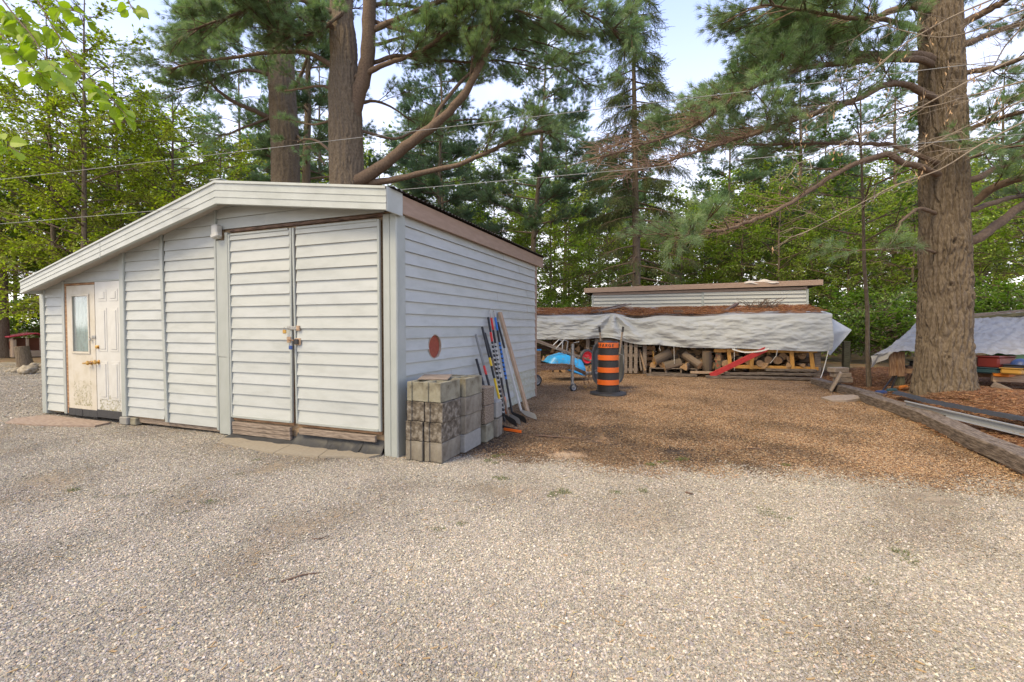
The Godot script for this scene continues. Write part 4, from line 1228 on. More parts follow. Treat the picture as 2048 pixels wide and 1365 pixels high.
	for k in 25:
		var t := k / 24.0
		w1.append(Vector3(-14.45, 3.76, -9.5).lerp(Vector3(8.18, 4.65, -5.5), t) + Vector3(0, -sin(t * PI) * .02, 0))
		w2.append(Vector3(-9.6, 2.43, -6.3).lerp(Vector3(5.83, 3.01, -3.9), t) + Vector3(0, -sin(t * PI) * .02, 0))
	tag(pipe("overhead_wire", w1, .0048, M.wire, self, 5), "upper thin grey overhead wire running across the trees", "wire")
	tag(pipe("overhead_wire", w2, .003, M.wire, self, 5), "lower thin grey overhead wire passing before the shed roof", "wire")

# ---------- firewood shelter ----------
func build_shelter() -> void:
	rng.seed = 51
	var st := Transform3D(Basis(Vector3.UP, deg_to_rad(-17.2)), Vector3(.7, 0, -13.7))
	var S := thing("firewood_shelter", "long low timber firewood shelter under a pale tarp", "shelter", st)
	for x in [-1.4, 1.5, 3.05]:
		bx("post", x - .05, x + .05, .0, 1.56, -.10, .0, M.grey_wood, S)
	bx("post", 4.83, 4.97, .0, 1.56, -.13, .0, M.rust_post, S)
	bx("post", 7.08, 7.22, .0, 1.58, -.12, .02, M.grey_wood, S)
	for x in [-1.4, 1.5, 4.2, 7.15]:
		bx("rear_post", x - .05, x + .05, .0, 1.82, -2.3, -2.2, M.dark_wood, S)
	bx("front_beam", -1.6, 7.3, 1.44, 1.56, -.16, -.11, M.dark_wood, S)
	for k in 12:
		board("rafter", Vector3(-1.5 + k * .78, 1.53, .02), Vector3(-1.5 + k * .78, 1.83, -2.35), .09, .045, M.dark_wood, S)
	for k in 9:
		var t := (k + .5) / 9.0
		board("roof_board", Vector3(-1.6, lerpf(1.575, 1.88, t), lerpf(.02, -2.35, t)), Vector3(7.35, lerpf(1.575, 1.88, t), lerpf(.02, -2.35, t)), .02, .24, M.dark_wood, S)
	for k in 11:
		bx("rear_board", -1.5, 7.2, .03 + k * .165, .18 + k * .165, -2.36, -2.33, M.dark_wood, S)
	bx("end_wall", 7.0, 7.06, .3, 1.6, -2.2, -.4, M.dark_wood, S)
	# tarp: over the roof, then hanging in folds
	var top := func(x: float) -> float:
		return 1.615 + .055 * exp(-pow((x - 2.22) / .28, 2.0)) - .10 * exp(-pow((x - 2.85) / .42, 2.0)) - .045 * exp(-pow((x - 4.3) / .8, 2.0)) + .02 * noise_a.get_noise_1d(x * 6.0)
	var bot := func(x: float) -> float:
		return .95 + .05 * exp(-pow((x - 2.0) / .5, 2.0)) - .12 * smoothstep(2.1, 3.0, x) - .08 * smoothstep(3.0, 4.4, x) - .05 * smoothstep(5.0, 7.2, x) + .015 * noise_a.get_noise_1d(x * 9.0)
	var tg := Geo.new()
	tg.grid(330, 70, func(u: float, v: float) -> Vector3:
		var x := lerpf(-1.7, 7.42, u)
		if v < .3:
			var t := v / .3
			return Vector3(x, lerpf(1.935, top.call(x), t) + noise_a.get_noise_2d(x * 9.0, t * 12.0) * .02, lerpf(-2.45, .06, t))
		var t := (v - .3) / .7
		var fold := noise_b.get_noise_2d(x * 3.2 + t * 3.0 * (x - 2.3) * .25, t * 9.0) * .06 + noise_a.get_noise_2d(x * 30.0, t * 70.0) * .016 + noise_b.get_noise_2d(x * 7.0 + 30.0, t * 26.0) * .016
		# gathered folds running out from the pinned point
		var dx := x - 2.22
		fold += .06 * sin(atan2(t + .08, dx) * 9.0) * exp(-dx * dx / 1.6) * smoothstep(0.0, .3, t)
		fold += .05 * sin((t * 1.0 - absf(x - 3.4) * .33) * 15.0) * exp(-pow((x - 3.3) / .9, 2.0)) * t
		return Vector3(x + fold * .2, lerpf(top.call(x), bot.call(x), t), .07 + sin(t * 1.6) * .14 + fold * smoothstep(0.0, .15, t)))
	var tp := thing("tarp", "pale grey tarp draped over the firewood shelter and hanging down its front", "tarp", st)
	part("sheet", tg, M.tarp, tp)
	var fg := Geo.new()
	fg.grid(24, 30, func(u: float, v: float) -> Vector3:
		var a := Vector3(7.42, 1.62, .06).lerp(Vector3(7.30, .68, .20), v)
		var b := Vector3(7.42, 1.63, -.5).lerp(Vector3(7.95, 1.22, -.25), minf(v * 2.0, 1.0)).lerp(Vector3(7.38, .60, .12), maxf(0.0, v * 2.0 - 1.0))
		return a.lerp(b, u) + Vector3(.0, 0, sin(u * 5.0 + v * 2.0) * .035 * sin(v * PI)))
	part("corner_flap", fg, M.tarp, tp)
	pipe("tie_rope", smooth([Vector3(7.32, .72, .20), Vector3(7.26, .45, .22), Vector3(7.18, .18, .28), Vector3(7.05, .05, .5), Vector3(6.85, .012, .62)], 4), .011, M.rope, tp, 6)
	pipe("tie_rope", [Vector3(6.228, 0.767, 0.22), Vector3(6.201, 0.579, 0.2), Vector3(6.091, 0.383, 0.1)], .008, M.rope, tp, 6)
	pipe("tie_rope", [Vector3(5.244, 0.78, 0.22), Vector3(5.254, 0.193, 0.2)], .006, M.rope, tp, 6)
	pipe("tie_rope", [Vector3(3.792, 0.8, 0.2), Vector3(3.809, 0.326, 0.2)], .006, M.rope, tp, 6)
	pipe("tie_rope", [Vector3(3.441, 0.796, 0.2), Vector3(3.429, 0.73, 0.2), Vector3(3.455, 0.664, 0.2)], .008, M.rope, tp, 6)
	for k in 3:
		pipe("hem_cord", smooth([Vector3(5.195, 0.742, 0.24), Vector3(5.482, 0.67, 0.25), Vector3(5.822, 0.701, 0.25), Vector3(6.024, 0.765, 0.24)], 4).map(func(p): return p + Vector3(0, -.012 * k, .006 * k)), .008, M.rope, tp, 5)
	# pine needles and boards lying on the shelter roof
	var lg := Geo.new()
	lg.grid(160, 26, func(u: float, v: float) -> Vector3:
		var x := lerpf(-1.6, 7.3, u)
		var front := .46 + noise_a.get_noise_1d(x * 11.0) * .5 - (.22 if x > 5.5 else 0.0)
		var t := lerpf(.34 + noise_a.get_noise_1d(x * 8.0 + 90.0) * .3, 1.0 - front * .3, v)
		var yy := lerpf(1.935, top.call(x), t)
		return Vector3(x, yy + .004 + sin(v * PI) * (-.004 + noise_b.get_noise_2d(x * 8.0, v * 12.0) * .09), lerpf(-2.45, .06, t)))
	var nb := part("needle_litter", lg, M.needle_bed, self, st)
	nb.set_meta("kind", "stuff")
	tag(nb, "rust brown pine needles lying on the shelter roof", "pine needles")
	var cl := []
	for k in 700:
		var x := rnd(-1.5, 7.3)
		var t := rnd(.25, .95)
		cl.append(st * Transform3D(Basis(Vector3.UP, rnd(0, TAU)), Vector3(x, lerpf(1.935, top.call(x), t) + .05, lerpf(-2.45, .06, t))))
	tag(scatter("roof_needles", flakes(60, .18, Vector2(.05, .12), .004, [Color(.36, .15, .06), Color(.27, .10, .04), Color(.45, .24, .11)], 610, .04), M.litter, cl, self), "loose pine needles strewn over the shelter roof", "pine needles")
	var rb := [[Vector3(1.55, 1.71, -.15), Vector3(2.45, 1.97, -1.2), .06, "dark_wood", "thick dark board lying across the shelter roof above the drum"], [Vector3(1.8, 1.72, -.1), Vector3(2.6, 1.98, -1.15), .04, "grey_wood", "thin grey board beside the thick one on the shelter roof"], [Vector3(5.1, 1.72, -.4), Vector3(5.55, 1.97, -1.5), .05, "dark_wood", "short dark pole on the shelter roof near its middle"], [Vector3(3.78, 1.70, -.06), Vector3(4.02, 1.70, -.1), .09, "dark_wood", "short block of dark wood on the front of the shelter roof"]]
	for q in rb:
		var o := board("roof_plank", q[0], q[1], q[2], .10, M[q[3]], self)
		o.transform = st * o.transform
		tag(o, q[4], "board", "boards weighing down the tarp")
	# twiggy brush pile on the roof
	var bg := Geo.new()
	for k in 60:
		var p := Vector3(rnd(5.75, 6.4), 1.80 + rnd(0, .05), rnd(-1.0, -.6))
		var q := p + Vector3(rnd(-.4, .4), rnd(.02, .26), rnd(-.2, .2))
		bg.tube([p, (p + q) / 2 + Vector3(0, rnd(0, .08), 0), q], [.008, .006, .003], 4, false)
	tag(part("brush_pile", bg, M.limb_bark, self, st), "tangle of dead twigs lying on the shelter roof", "twigs")

	# pallets
	var P := thing("pallet", "grey slatted pallet standing upright beside the striped drum", "pallet", st * T(2.3, .03, .02, -3, 0, 0), "pallets at the shelter")
	for k in 9:
		bx("slat", -.6 + k * .134, -.6 + k * .134 + .092, .0, .93, .05, .068, M.grey_wood, P)
	for yy in [.05, .44, .86]:
		bx("stringer", -.6, .58, yy, yy + .09, .0, .048, M.grey_wood, P)
	P = thing("pallet", "small upright pallet with horizontal boards right of the slatted one", "pallet", st * T(3.15, .12, -.25), "pallets at the shelter")
	for k in 5:
		bx("slat", -.16, .17, .1 + k * .15, .2 + k * .15, .03, .05, M.raw_wood, P)
	bx("stringer", .12, .17, .05, .85, -.05, .028, M.grey_wood, P)
	bx("stringer", -.17, -.12, .05, .85, -.05, .028, M.grey_wood, P)
	P = thing("pallet", "weathered pallet lying flat on the ground under the log heap", "pallet", st * T(3.78, .06, .12, 0, 3, 0), "pallets at the shelter")
	for k in 6:
		bx("slat", -.6, .6, .125, .143, -.9 + k * .17, -.79 + k * .17, M.grey_wood, P)
	for k in 3:
		bx("slat", -.6, .6, .0, .018, -.9 + k * .42, -.79 + k * .42, M.grey_wood, P)
	for xx in [-.6, -.2, .18, .56]:
		bx("stringer", xx, xx + .04, .019, .124, -.9, .055, M.grey_wood, P)
	# stained lumber rack
	var K := thing("lumber_rack", "orange stained lumber rack holding logs at the right end", "rack", st * T(4.98, 0, .04))
	board("top_rail", Vector3(-.2, .68, .0), Vector3(2.15, .70, .0), .085, .04, M.stain_wood, K)
	board("bottom_rail", Vector3(.1, .28, .0), Vector3(2.18, .265, .0), .09, .04, M.stain_wood, K)
	for q in [[.20, .14], [.68, .72], [1.62, 1.57], [2.06, 1.99]]:
		board("upright", Vector3(q[0], .22, .042), Vector3(q[1], .78, .042), .09, .04, M.stain_wood, K, Vector3.RIGHT)
	var rd := board("red_board", Vector3(4.656, 0.069, 0.55), Vector3(5.996, 0.749, 0.16), .13, .03, M.red_paint, self)
	rd.transform = st * rd.transform
	tag(rd, "bright red board leaning diagonally against the lumber rack", "board")
	var lean := [[Vector3(3.073, 0.112, 0.1), Vector3(2.906, 0.669, -0.1), .05, "pale_wood", "pale narrow board leaning beside the upright pallet"], [Vector3(2.969, 0.11, 0.1), Vector3(2.864, 0.666, -0.15), .06, "grey_wood", "grey board leaning just behind the pale one"], [Vector3(3.305, 0.294, 0.1), Vector3(3.262, 0.651, 0), .03, "yellow", "yellow tool handle standing before the log heap"]]
	for q in lean:
		var o := board("leaning_board" if q[3] != "yellow" else "tool_handle", q[0], q[1], q[2], .03, M[q[3]], self)
		o.transform = st * o.transform
		tag(o, q[4], "board" if q[3] != "yellow" else "tool")
	# old planks lying at the foot of the rack
	var pl := [[4.55, 6.0, .02, .52, .14], [5.4, 6.55, .02, .40, .10], [6.0, 7.12, .03, .50, .12], [5.75, 7.0, .12, .34, .14], [5.0, 5.9, .10, .30, .12], [5.95, 7.05, .21, .26, .13], [4.2, 5.1, .10, .28, .13], [3.1, 4.35, .018, .42, .08]]
	var pls := ["longest", "narrow", "rightmost", "upper", "shadowed", "topmost", "pale left", "thin left"]
	for k in pl.size():
		var q: Array = pl[k]
		var o := board("old_plank", Vector3(q[0], q[2] + .02, q[3] + rnd(-.05, .05)), Vector3(q[1], q[2] + .03, q[3] + rnd(-.05, .05)), .055, q[4] + .05, M.tie_wood if k != 6 else M.pale_wood, self)
		o.transform = st * o.transform
		tag(o, "%s of the old weathered planks lying at the foot of the log racks" % pls[k], "plank", "old planks under the firewood")
	# green post to the right
	var gp := thing("fence_post", "mossy green square post standing right of the tarp corner", "post", st * T(7.95, .05, -.6))
	bx("shaft", -.07, .07, .0, .86, -.07, .07, M.green_wood, gp)
	bx("cap", -.075, .075, .861, .88, -.075, .075, M.green_wood, gp)
	build_logs(st)

func log_shape(kind: int, sd: int) -> Array:  # [side, ends] along x
	rng.seed = sd
	var l := rnd(.34, .46)
	var side := Geo.new()
	var ends := Geo.new()
	var sec := []
	var inner := 99
	if kind == 0:  # round
		var r := rnd(.055, .10)
		for k in 12:
			sec.append(Vector2(cos(TAU * k / 12), sin(TAU * k / 12)) * r * rnd(.93, 1.07))
	else:  # split wedge: bark on the arc
		var r := rnd(.11, .17)
		var a0 := rnd(.9, 1.5)
		for k in 6:
			var a := -a0 / 2 + a0 * k / 5.0 + PI / 2
			sec.append(Vector2(cos(a), sin(a) - .55) * r)
		inner = 5
		sec.append(Vector2(rnd(-.02, .02), -.55 * r))
	for k in sec.size():
		var a: Vector2 = sec[k]
		var b: Vector2 = sec[(k + 1) % sec.size()]
		var bark := k < inner
		side.col = (Color(.16, .12, .085) if bark else Color(.46, .30, .16)) * rnd(.75, 1.25)
		var o := (a + b) / 2 + Vector2(0, .02)
		side.face([Vector3(-l / 2, a.x, a.y), Vector3(l / 2, a.x, a.y), Vector3(l / 2, b.x, b.y), Vector3(-l / 2, b.x, b.y)], Vector3(0, o.x, o.y))
	var other := Geo.new()
	for s in [-1, 1]:
		var ring := []
		for q in sec:
			ring.append(Vector3(s * (l / 2 + .001), q.x, q.y))
		(ends if s < 0 else other).face(ring, Vector3(s, 0, 0))
	return [side.mesh(), ends.mesh(), other.mesh()]

func build_logs(st: Transform3D) -> void:
	var kinds := []
	for k in 6:
		kinds.append(log_shape(0 if k < 3 else 1, 700 + k))
	rng.seed = 71
	var put := func(p: Vector3, b: Basis, q: int, label: String, group: String, s := 1.0) -> void:
		var L := thing("firewood_log", label, "firewood log", st * Transform3D(b.scaled(Vector3.ONE * s), p), group)
		part("log_side", kinds[q][0], M.log_side, L)
		part("cut_end", kinds[q][1], M.log_end, L)
		part("cut_end", kinds[q][2], M.log_end, L)
	# left heap of split wood, rising to the back
	for row in 8:
		for k in 9 - row / 3:
			var p := Vector3(.35 + k * .155 + (row % 2) * .07 + rnd(-.03, .03), .08 + row * .115, -.05 - row * .10 + rnd(-.05, .05))
			put.call(p, Basis.from_euler(Vector3(rnd(-3, 3), PI / 2 + rnd(-.75, .75), rnd(-.35, .35))), 3 + rng.randi() % 3, "split firewood piece in the heap behind the blue wheelbarrow", "split firewood heap on the left")
	# middle heap of round and split logs
	for row in 6:
		for k in 9 - row:
			var p := Vector3(3.3 + k * .2 + row * .09 + rnd(-.04, .04), .26 + row * .115, -.12 - row * .14 + rnd(-.05, .05))
			put.call(p, Basis.from_euler(Vector3(rnd(-3, 3), rnd(-.2, 2.2), rnd(-.45, .45))), rng.randi() % 6, "log in the loose heap above the flat pallet", "loose log heap in the middle", .88)
	for q in [[Vector3(3.75, .30, .08), 20.0, 14.0, 0], [Vector3(4.25, .42, .05), -35.0, -30.0, 1], [Vector3(4.62, .42, .0), 80.0, -80.0, 2], [Vector3(3.5, .50, .02), 30.0, 25.0, 3], [Vector3(4.1, .28, .12), 75.0, 5.0, 4]]:
		put.call(q[0], Basis.from_euler(Vector3(0, deg_to_rad(q[1]), deg_to_rad(q[2]))), q[3], "log in the loose heap above the flat pallet", "loose log heap in the middle", 1.2)
	for row in 7:  # second rank, further in
		for k in 16:
			var p := Vector3(3.2 + k * .26 + rnd(-.05, .05), .12 + row * .13, -.95 + rnd(-.06, .06))
			put.call(p, Basis.from_euler(Vector3(rnd(-3, 3), PI / 2 + rnd(-.4, .4), rnd(-.2, .2))), rng.randi() % 6, "log of the rear rank deep inside the firewood shelter", "rear rank of logs")
	# logs in the rack
	for row in 4:
		for k in 11:
			var p := Vector3(5.0 + k * .2 + rnd(-.04, .04), .34 + row * .12, -.12 - row * .10 + rnd(-.05, .05))
			if rng.randf() < .75:
				put.call(p, Basis.from_euler(Vector3(rnd(-3, 3), PI / 2 + rnd(-.6, .6), rnd(-.3, .3))), rng.randi() % 6, "log stacked behind the orange lumber rack", "logs in the rack on the right")

# ---------- shed behind ----------
func build_back_shed() -> void:
	rng.seed = 14
	var A := Vector3(2.9, 0, -16.9)
	var B := Vector3(9.35, 0, -14.95)
	var ang := atan2(-(B.z - A.z), B.x - A.x)
	var L := A.distance_to(B)
	var S := thing("rear_shed", "low white sided shed with brown fascia behind the firewood shelter", "shed", Transform3D(Basis(Vector3.UP, ang), A))
	bx("core_wall", .0, L, .0, 2.46, -2.6, -.012, M.vinyl_far, S)
	siding(S, .03, 3.62, .2, 2.42, .127, M.vinyl_far)
	siding(S, 3.70, L - .03, .2, 2.46, .127, M.vinyl_far)
	bx("corner_trim", -.04, .03, .0, 2.46, -.05, .03, M.vinyl_trim, S)
	bx("corner_trim", L - .03, L + .04, .0, 2.5, -.05, .03, M.vinyl_trim, S)
	bx("batten", 3.62, 3.70, .2, 2.46, -.01, .03, M.vinyl_trim, S)
	board("frieze_board", Vector3(.0, 2.47, .015), Vector3(L, 2.53, .015), .09, .03, M.fascia_brown, S)
	var rg := Geo.new()
	rg.prism(PackedVector2Array([Vector2(-.28, 2.58), Vector2(L + .38, 2.67), Vector2(L + .38, 2.76), Vector2(-.28, 2.68)]), -2.9, .12)
	part("roof_deck", rg, M.roofing, S)
	board("eave_fascia", Vector3(-.3, 2.60, .13), Vector3(L + .4, 2.69, .13), .17, .02, M.fascia_brown, S)
	board("eave_soffit", Vector3(-.28, 2.55, .06), Vector3(L + .38, 2.64, .06), .015, .12, M.fascia_brown, S)
	board("end_fascia", Vector3(L + .39, 2.69, .11), Vector3(L + .39, 2.69, -2.9), .16, .02, M.fascia_brown, S)
	board("end_fascia", Vector3(-.29, 2.60, .11), Vector3(-.29, 2.60, -2.9), .16, .02, M.fascia_brown, S)
	# sagging crumple in the fascia cap
	var cg := Geo.new()
	cg.grid(24, 6, func(u: float, v: float) -> Vector3:
		var x := lerpf(4.9, 5.9, u)
		return Vector3(x, 2.76 + .055 * sin(u * PI) * (1.0 - v) - .05 * v + .03 * sin(u * 13.0) * sin(u * PI), .10 + v * .055 + .02 * sin(u * 9.0)))
	part("bent_flashing", cg, M.soffit, S)

# ---------- covered rack behind the big pine ----------
func build_rack() -> void:
	rng.seed = 15
	var R := thing("covered_rack", "low timber rack with shelves behind the big pine", "rack", Transform3D())
	board("upright_board", Vector3(7.09, 0.83, -8.75), Vector3(7.11, 0.38, -8.75), .145, .03, M.raw_wood, R, Vector3.RIGHT)
	board("upright_board", Vector3(7.22, 0.83, -8.73), Vector3(7.23, 0.37, -8.73), .135, .03, M.raw_wood, R, Vector3.RIGHT)
	board("leg", Vector3(7.27, 0.38, -8.8), Vector3(7.28, 0.02, -8.8), .11, .10, M.green_wood, R, Vector3.RIGHT)
	board("shelf_beam", Vector3(7.34, 0.47, -8.8), Vector3(9.22, 0.43, -7.9), .09, .05, M.raw_wood, R)
	board("shelf_board", Vector3(7.49, 0.54, -9), Vector3(9.51, 0.46, -8.15), .03, .5, M.dark_wood, R)
	board("low_rail", Vector3(6.88, 0.16, -8.6), Vector3(7.56, 0.21, -8.6), .07, .05, M.raw_wood, R)
	board("diagonal_brace", Vector3(8.09, 0.33, -7.9), Vector3(8.53, -0.05, -7.3), .1, .05, M.grey_wood, R)
	board("front_beam", Vector3(8.18, 0.42, -8), Vector3(8.98, 0.42, -7.7), .12, .06, M.pale_wood, R)
	for k in 3:
		board("skirt_board", Vector3(8.44, 0.19, -8.25) + Vector3(0, -k * .13, 0), Vector3(9.34, 0.2, -8) + Vector3(0, -k * .13, 0), .12, .03, M.dark_wood, R)
	for a in [Vector3(7.29, 0.86, -8.9), Vector3(9.46, 0.85, -8.2)]:
		board("post", a, Vector3(a.x, .1, a.z), .09, .09, M.dark_wood, R, Vector3.RIGHT)
	board("ridge_beam", Vector3(8.67, 1.44, -9.9), Vector3(10.9, 1.65, -9.3), .1, .08, M.grey_wood, R)
	board("ridge_pole", Vector3(9.42, 1.46, -9.7), Vector3(10.55, 1.61, -9), .07, .07, M.green_wood, R)
	for a in [Vector3(8.73, 1.34, -9.9), Vector3(10.71, 1.53, -9.3)]:
		board("rear_post", a, Vector3(a.x, .15, a.z), .09, .09, M.dark_wood, R, Vector3.RIGHT)
	for k in 6:
		bx("rear_siding", 8.15, 8.75, .25 + k * .125, .37 + k * .125, -9.5, -9.46 - k % 2 * .004, M.vinyl_far, R)
	# clear plastic sheet
	var tg := Geo.new()
	var f0 := Vector3(6.68, 0.75, -8.75)
	var f1 := Vector3(7.09, 0.86, -8.6)
	var f2 := Vector3(9.13, 0.81, -7.7)
	var b0 := Vector3(8.72, 1.45, -10.1)
	var b1 := Vector3(10.88, 1.67, -9.2)
	tg.grid(110, 40, func(u: float, v: float) -> Vector3:
		var front: Vector3 = f0.lerp(f1, u / .16) if u < .16 else f1.lerp(f2, (u - .16) / .84)
		var back: Vector3 = b0.lerp(b1, u)
		var p := back.lerp(front, v)
		p.y += noise_b.get_noise_2d(u * 60.0, v * 26.0) * .03 + noise_a.get_noise_2d(u * 160.0, v * 60.0) * .012 - sin(v * PI) * .05 * (1.0 if u > .2 else 1.8)
		return p)
	var tp := thing("plastic_sheet", "grey translucent plastic sheet roofing the rack behind the big pine", "tarp")
	part("sheet", tg, M.clear_tarp, tp)
	var hg := Geo.new()
	hg.grid(16, 10, func(u: float, v: float) -> Vector3:
		var p := f0.lerp(f1, u * .75)
		return p + Vector3(.02 * sin(u * 12.0), -v * .22 * (1.0 - u * .8), .03 * sin(u * 7.0 + v * 3.0)))
	part("hanging_corner", hg, M.clear_tarp, tp)
	# tools and toys in it
	var bits := [
		[Vector3(8.45, 0.68, -8.2), Vector3(.62, .20, .3), "toy_red", "long red plastic box on the rack right of the pine", "box"],
		[Vector3(9.09, 0.72, -8.5), Vector3(.7, .22, .3), "toy_green", "green plastic bin behind the red box on the rack", "bin"],
		[Vector3(8.33, 0.54, -8.15), Vector3(.5, .10, .3), "toy_teal", "flat dark teal case under the red box", "case"],
		[Vector3(8.39, 0.56, -7.8), Vector3(.55, .10, .25), "yellow", "yellow plastic tray on the rack beam", "tray"],
		[Vector3(8.52, 0.63, -7.85), Vector3(.6, .07, .3), "black_plastic", "black cloth case lying on the yellow tray", "case"],
		[Vector3(8.36, 0.48, -7.95), Vector3(.4, .05, .2), "toy_orange", "orange strip of plastic under the yellow tray", "plastic strip"],
		[Vector3(7.75, 0.59, -8.95), Vector3(.28, .10, .2), "black_plastic", "black pan on the shelf left of the pine", "pan"],
		[Vector3(7.47, 0.52, -8.85), Vector3(.07, .05, .07), "stick_black", "tiny black pot on the shelf left of the pine", "pot"]]
	for q in bits:
		var bg := Geo.new()
		var s: Vector3 = q[1]
		bg.box(Transform3D(), s, minf(s.y * .25, .03))
		bg.box(T(0, s.y * .5, 0), Vector3(s.x * 1.04, s.y * .12, s.z * 1.04), .008)
		bg.box(T(0, -s.y * .2, s.z * .5), Vector3(s.x * .3, s.y * .2, .02), .005)
		tag(part("stored_" + q[4].replace(" ", "_"), bg, M[q[2]], self, Transform3D(Basis(Vector3.UP, deg_to_rad(25 + rnd(-6, 6))), q[0])), q[3], q[4])
	var hm := Geo.new()
	var prof := []
	for k in 10:
		prof.append(Vector2(cos(PI / 2 * k / 9.0) * .13, sin(PI / 2 * k / 9.0) * .14))
	hm.lathe(prof, 24)
	hm.lathe([Vector2(.15, .0), Vector2(.13, .012)], 24)
	tag(part("helmet", hm, M.toy_blue, self, Transform3D(Basis(), Vector3(8.39, 0.63, -7.75))), "blue rounded helmet lying on the black case", "helmet")
	for k in 5:
		var a: Vector3 = [Vector3(6.62, 0.12, -8.4), Vector3(6.86, 0.14, -8.5), Vector3(7.31, 0.13, -8.8), Vector3(7.43, 0.14, -8.85), Vector3(7.56, 0.15, -8.9)][k]
		var b: Vector3 = [Vector3(7.17, 0.4, -8.8), Vector3(7.24, 0.44, -8.8), Vector3(7.61, 0.41, -9), Vector3(7.68, 0.41, -9), Vector3(7.79, 0.4, -9.05)][k]
		tag(board("garden_tool", a, b, .03, .02, M.stick_black if k < 2 else M.raw_wood, self), ["leftmost black tool leaning in front of the rack leg", "second black curved tool by the rack leg", "wooden tool shaft right of the rack leg", "middle wooden shaft leaning under the shelf", "rightmost wooden shaft leaning under the shelf"][k], "tool", "tools leaning under the rack")
	for q in [[Vector3(6.32, 0.13, -8.2), "toy_orange", "orange toy ball end at the left of the tools", .045], [Vector3(6.45, 0.16, -8.2), "toy_blue", "blue toy lying beside the orange one", .06], [Vector3(6.72, 0.15, -8.3), "toy_teal", "teal toy lying before the rack leg", .05], [Vector3(7.01, 0.17, -8.4), "toy_orange", "second orange toy lying under the low rail", .045]]:
		var bg := Geo.new()
		bg.tube([Vector3(-.09, 0, 0), Vector3(-.07, 0, 0), Vector3(0, .01, 0), Vector3(.07, 0, 0), Vector3(.09, 0, 0)], [q[3] * .5, q[3], q[3] * .8, q[3], q[3] * .5], 12)
		var p: Vector3 = q[0]
		tag(part("toy", bg, M[q[1]], self, T(p.x, ground_y(p.x, p.z) + q[3] * .9, p.z, 0, rnd(0, 90), 0)), q[2], "toy", "toys on the needles")

# ---------- foliage ----------
func pine_spray(sd: int, count: int, wide: float) -> ArrayMesh:  # twig along x with tufts of long needles
	rng.seed = sd
	var g := Geo.new()
	g.col = Color(.13, .09, .06)
	g.tube([Vector3.ZERO, Vector3(.17, .01, 0), Vector3(.32, .03, 0)], [.006, .005, .003], 4, false)
	var tufts := [[Vector3(.32, .03, 0), Vector3(1, .15, 0)], [Vector3(.2, .03, .07), Vector3(.8, .1, .6)], [Vector3(.2, .02, -.07), Vector3(.8, .1, -.6)], [Vector3(.1, .02, .05), Vector3(.7, .2, .7)], [Vector3(.1, .02, -.05), Vector3(.7, .2, -.7)]]
	for k in count:
		var t: Array = tufts[rng.randi() % tufts.size()]
		var d: Vector3 = (t[1].normalized() + rv(.75)).normalized()
		var p: Vector3 = t[0] + rv(.02)
		var l := rnd(.075, .125)
		var tip := p + d * l + Vector3(0, -.012, 0)
		var w := d.cross(rv(1.0)).normalized() * wide
		var s := rnd(.7, 1.3)
		g.col = Color(.172 * s, .23 * s, .145 * s)
		g.face([p - w, p + w, tip], w.cross(d))
	return g.mesh()
func spruce_spray(sd: int) -> ArrayMesh:  # hanging fan of short needles, along x
	rng.seed = sd
	var g := Geo.new()
	var lines := [[Vector3.ZERO, Vector3(.4, 0, 0)]]
	for k in 6:
		var x := .05 + k * .055
		var s := 1.0 if k % 2 else -1.0
		lines.append([Vector3(x, 0, 0), Vector3(x + rnd(.08, .14), rnd(-.04, .02), s * rnd(.08, .15))])
	for L in lines:
		var a: Vector3 = L[0]
		var b: Vector3 = L[1]
		var d := (b - a).normalized()
		for k in int(a.distance_to(b) / .0075):
			var p := a.lerp(b, rng.randf())
			var o := (d * .7 + rv(1.0)).normalized() * rnd(.018, .032)
			var w := o.cross(rv(1.0)).normalized() * .0035
			var s := rnd(.7, 1.35)
			g.col = Color(.115 * s, .15 * s, .07 * s)
			g.face([p - w, p + w, p + o], w.cross(o))
	g.col = Color(.09, .065, .045)
	for L in lines:
		g.tube([L[0], L[1]], [.004, .002], 3, false)
	return g.mesh()
func leaf_face(g: Geo, p: Vector3, d: Vector3, up: Vector3, l: float, w: float) -> void:
	var s := d.cross(up).normalized() * w / 2
	var n := s.cross(d).normalized()
	var m := p + d * l * .45 - n * l * .04
	var tip := p + d * l - n * l * .12
	var a := p + d * l * .38 + s + n * l * .05
	var b := p + d * l * .38 - s + n * l * .05
	g.face([p, a, tip, m], n)
	g.face([p, m, tip, b], n)
func leaf_spray(sd: int, count: int, size: float) -> ArrayMesh:  # flat spray along x
	rng.seed = sd
	var g := Geo.new()
	g.col = Color(.12, .09, .055)
	g.tube([Vector3.ZERO, Vector3(.25, .02, 0), Vector3(.5, 0, 0)], [.005, .004, .002], 3, false)
	for s in [-1, 1]:
		g.tube([Vector3(.14, .01, 0), Vector3(.32, .0, s * .15)], [.003, .0015], 3, false)
	for k in count:
		var t := rng.randf()
		var base := Vector3(t * .5, .01, 0)
		var sd2 := 1.0 if k % 2 else -1.0
		if k % 3 == 0:
			base = Vector3(.14, .01, 0).lerp(Vector3(.32, 0, sd2 * .15), t)
		var d := Vector3(rnd(.2, .9), rnd(-.5, .12), sd2 * rnd(.3, 1.0)).normalized()
		var v := rnd(.75, 1.25)
		g.col = Color(.235 * v, .33 * v * rnd(.93, 1.06), .055 * v)
		leaf_face(g, base, d, (Vector3.UP + rv(.55)).normalized(), size * rnd(.7, 1.25), size * rnd(.5, .7))
	return g.mesh()

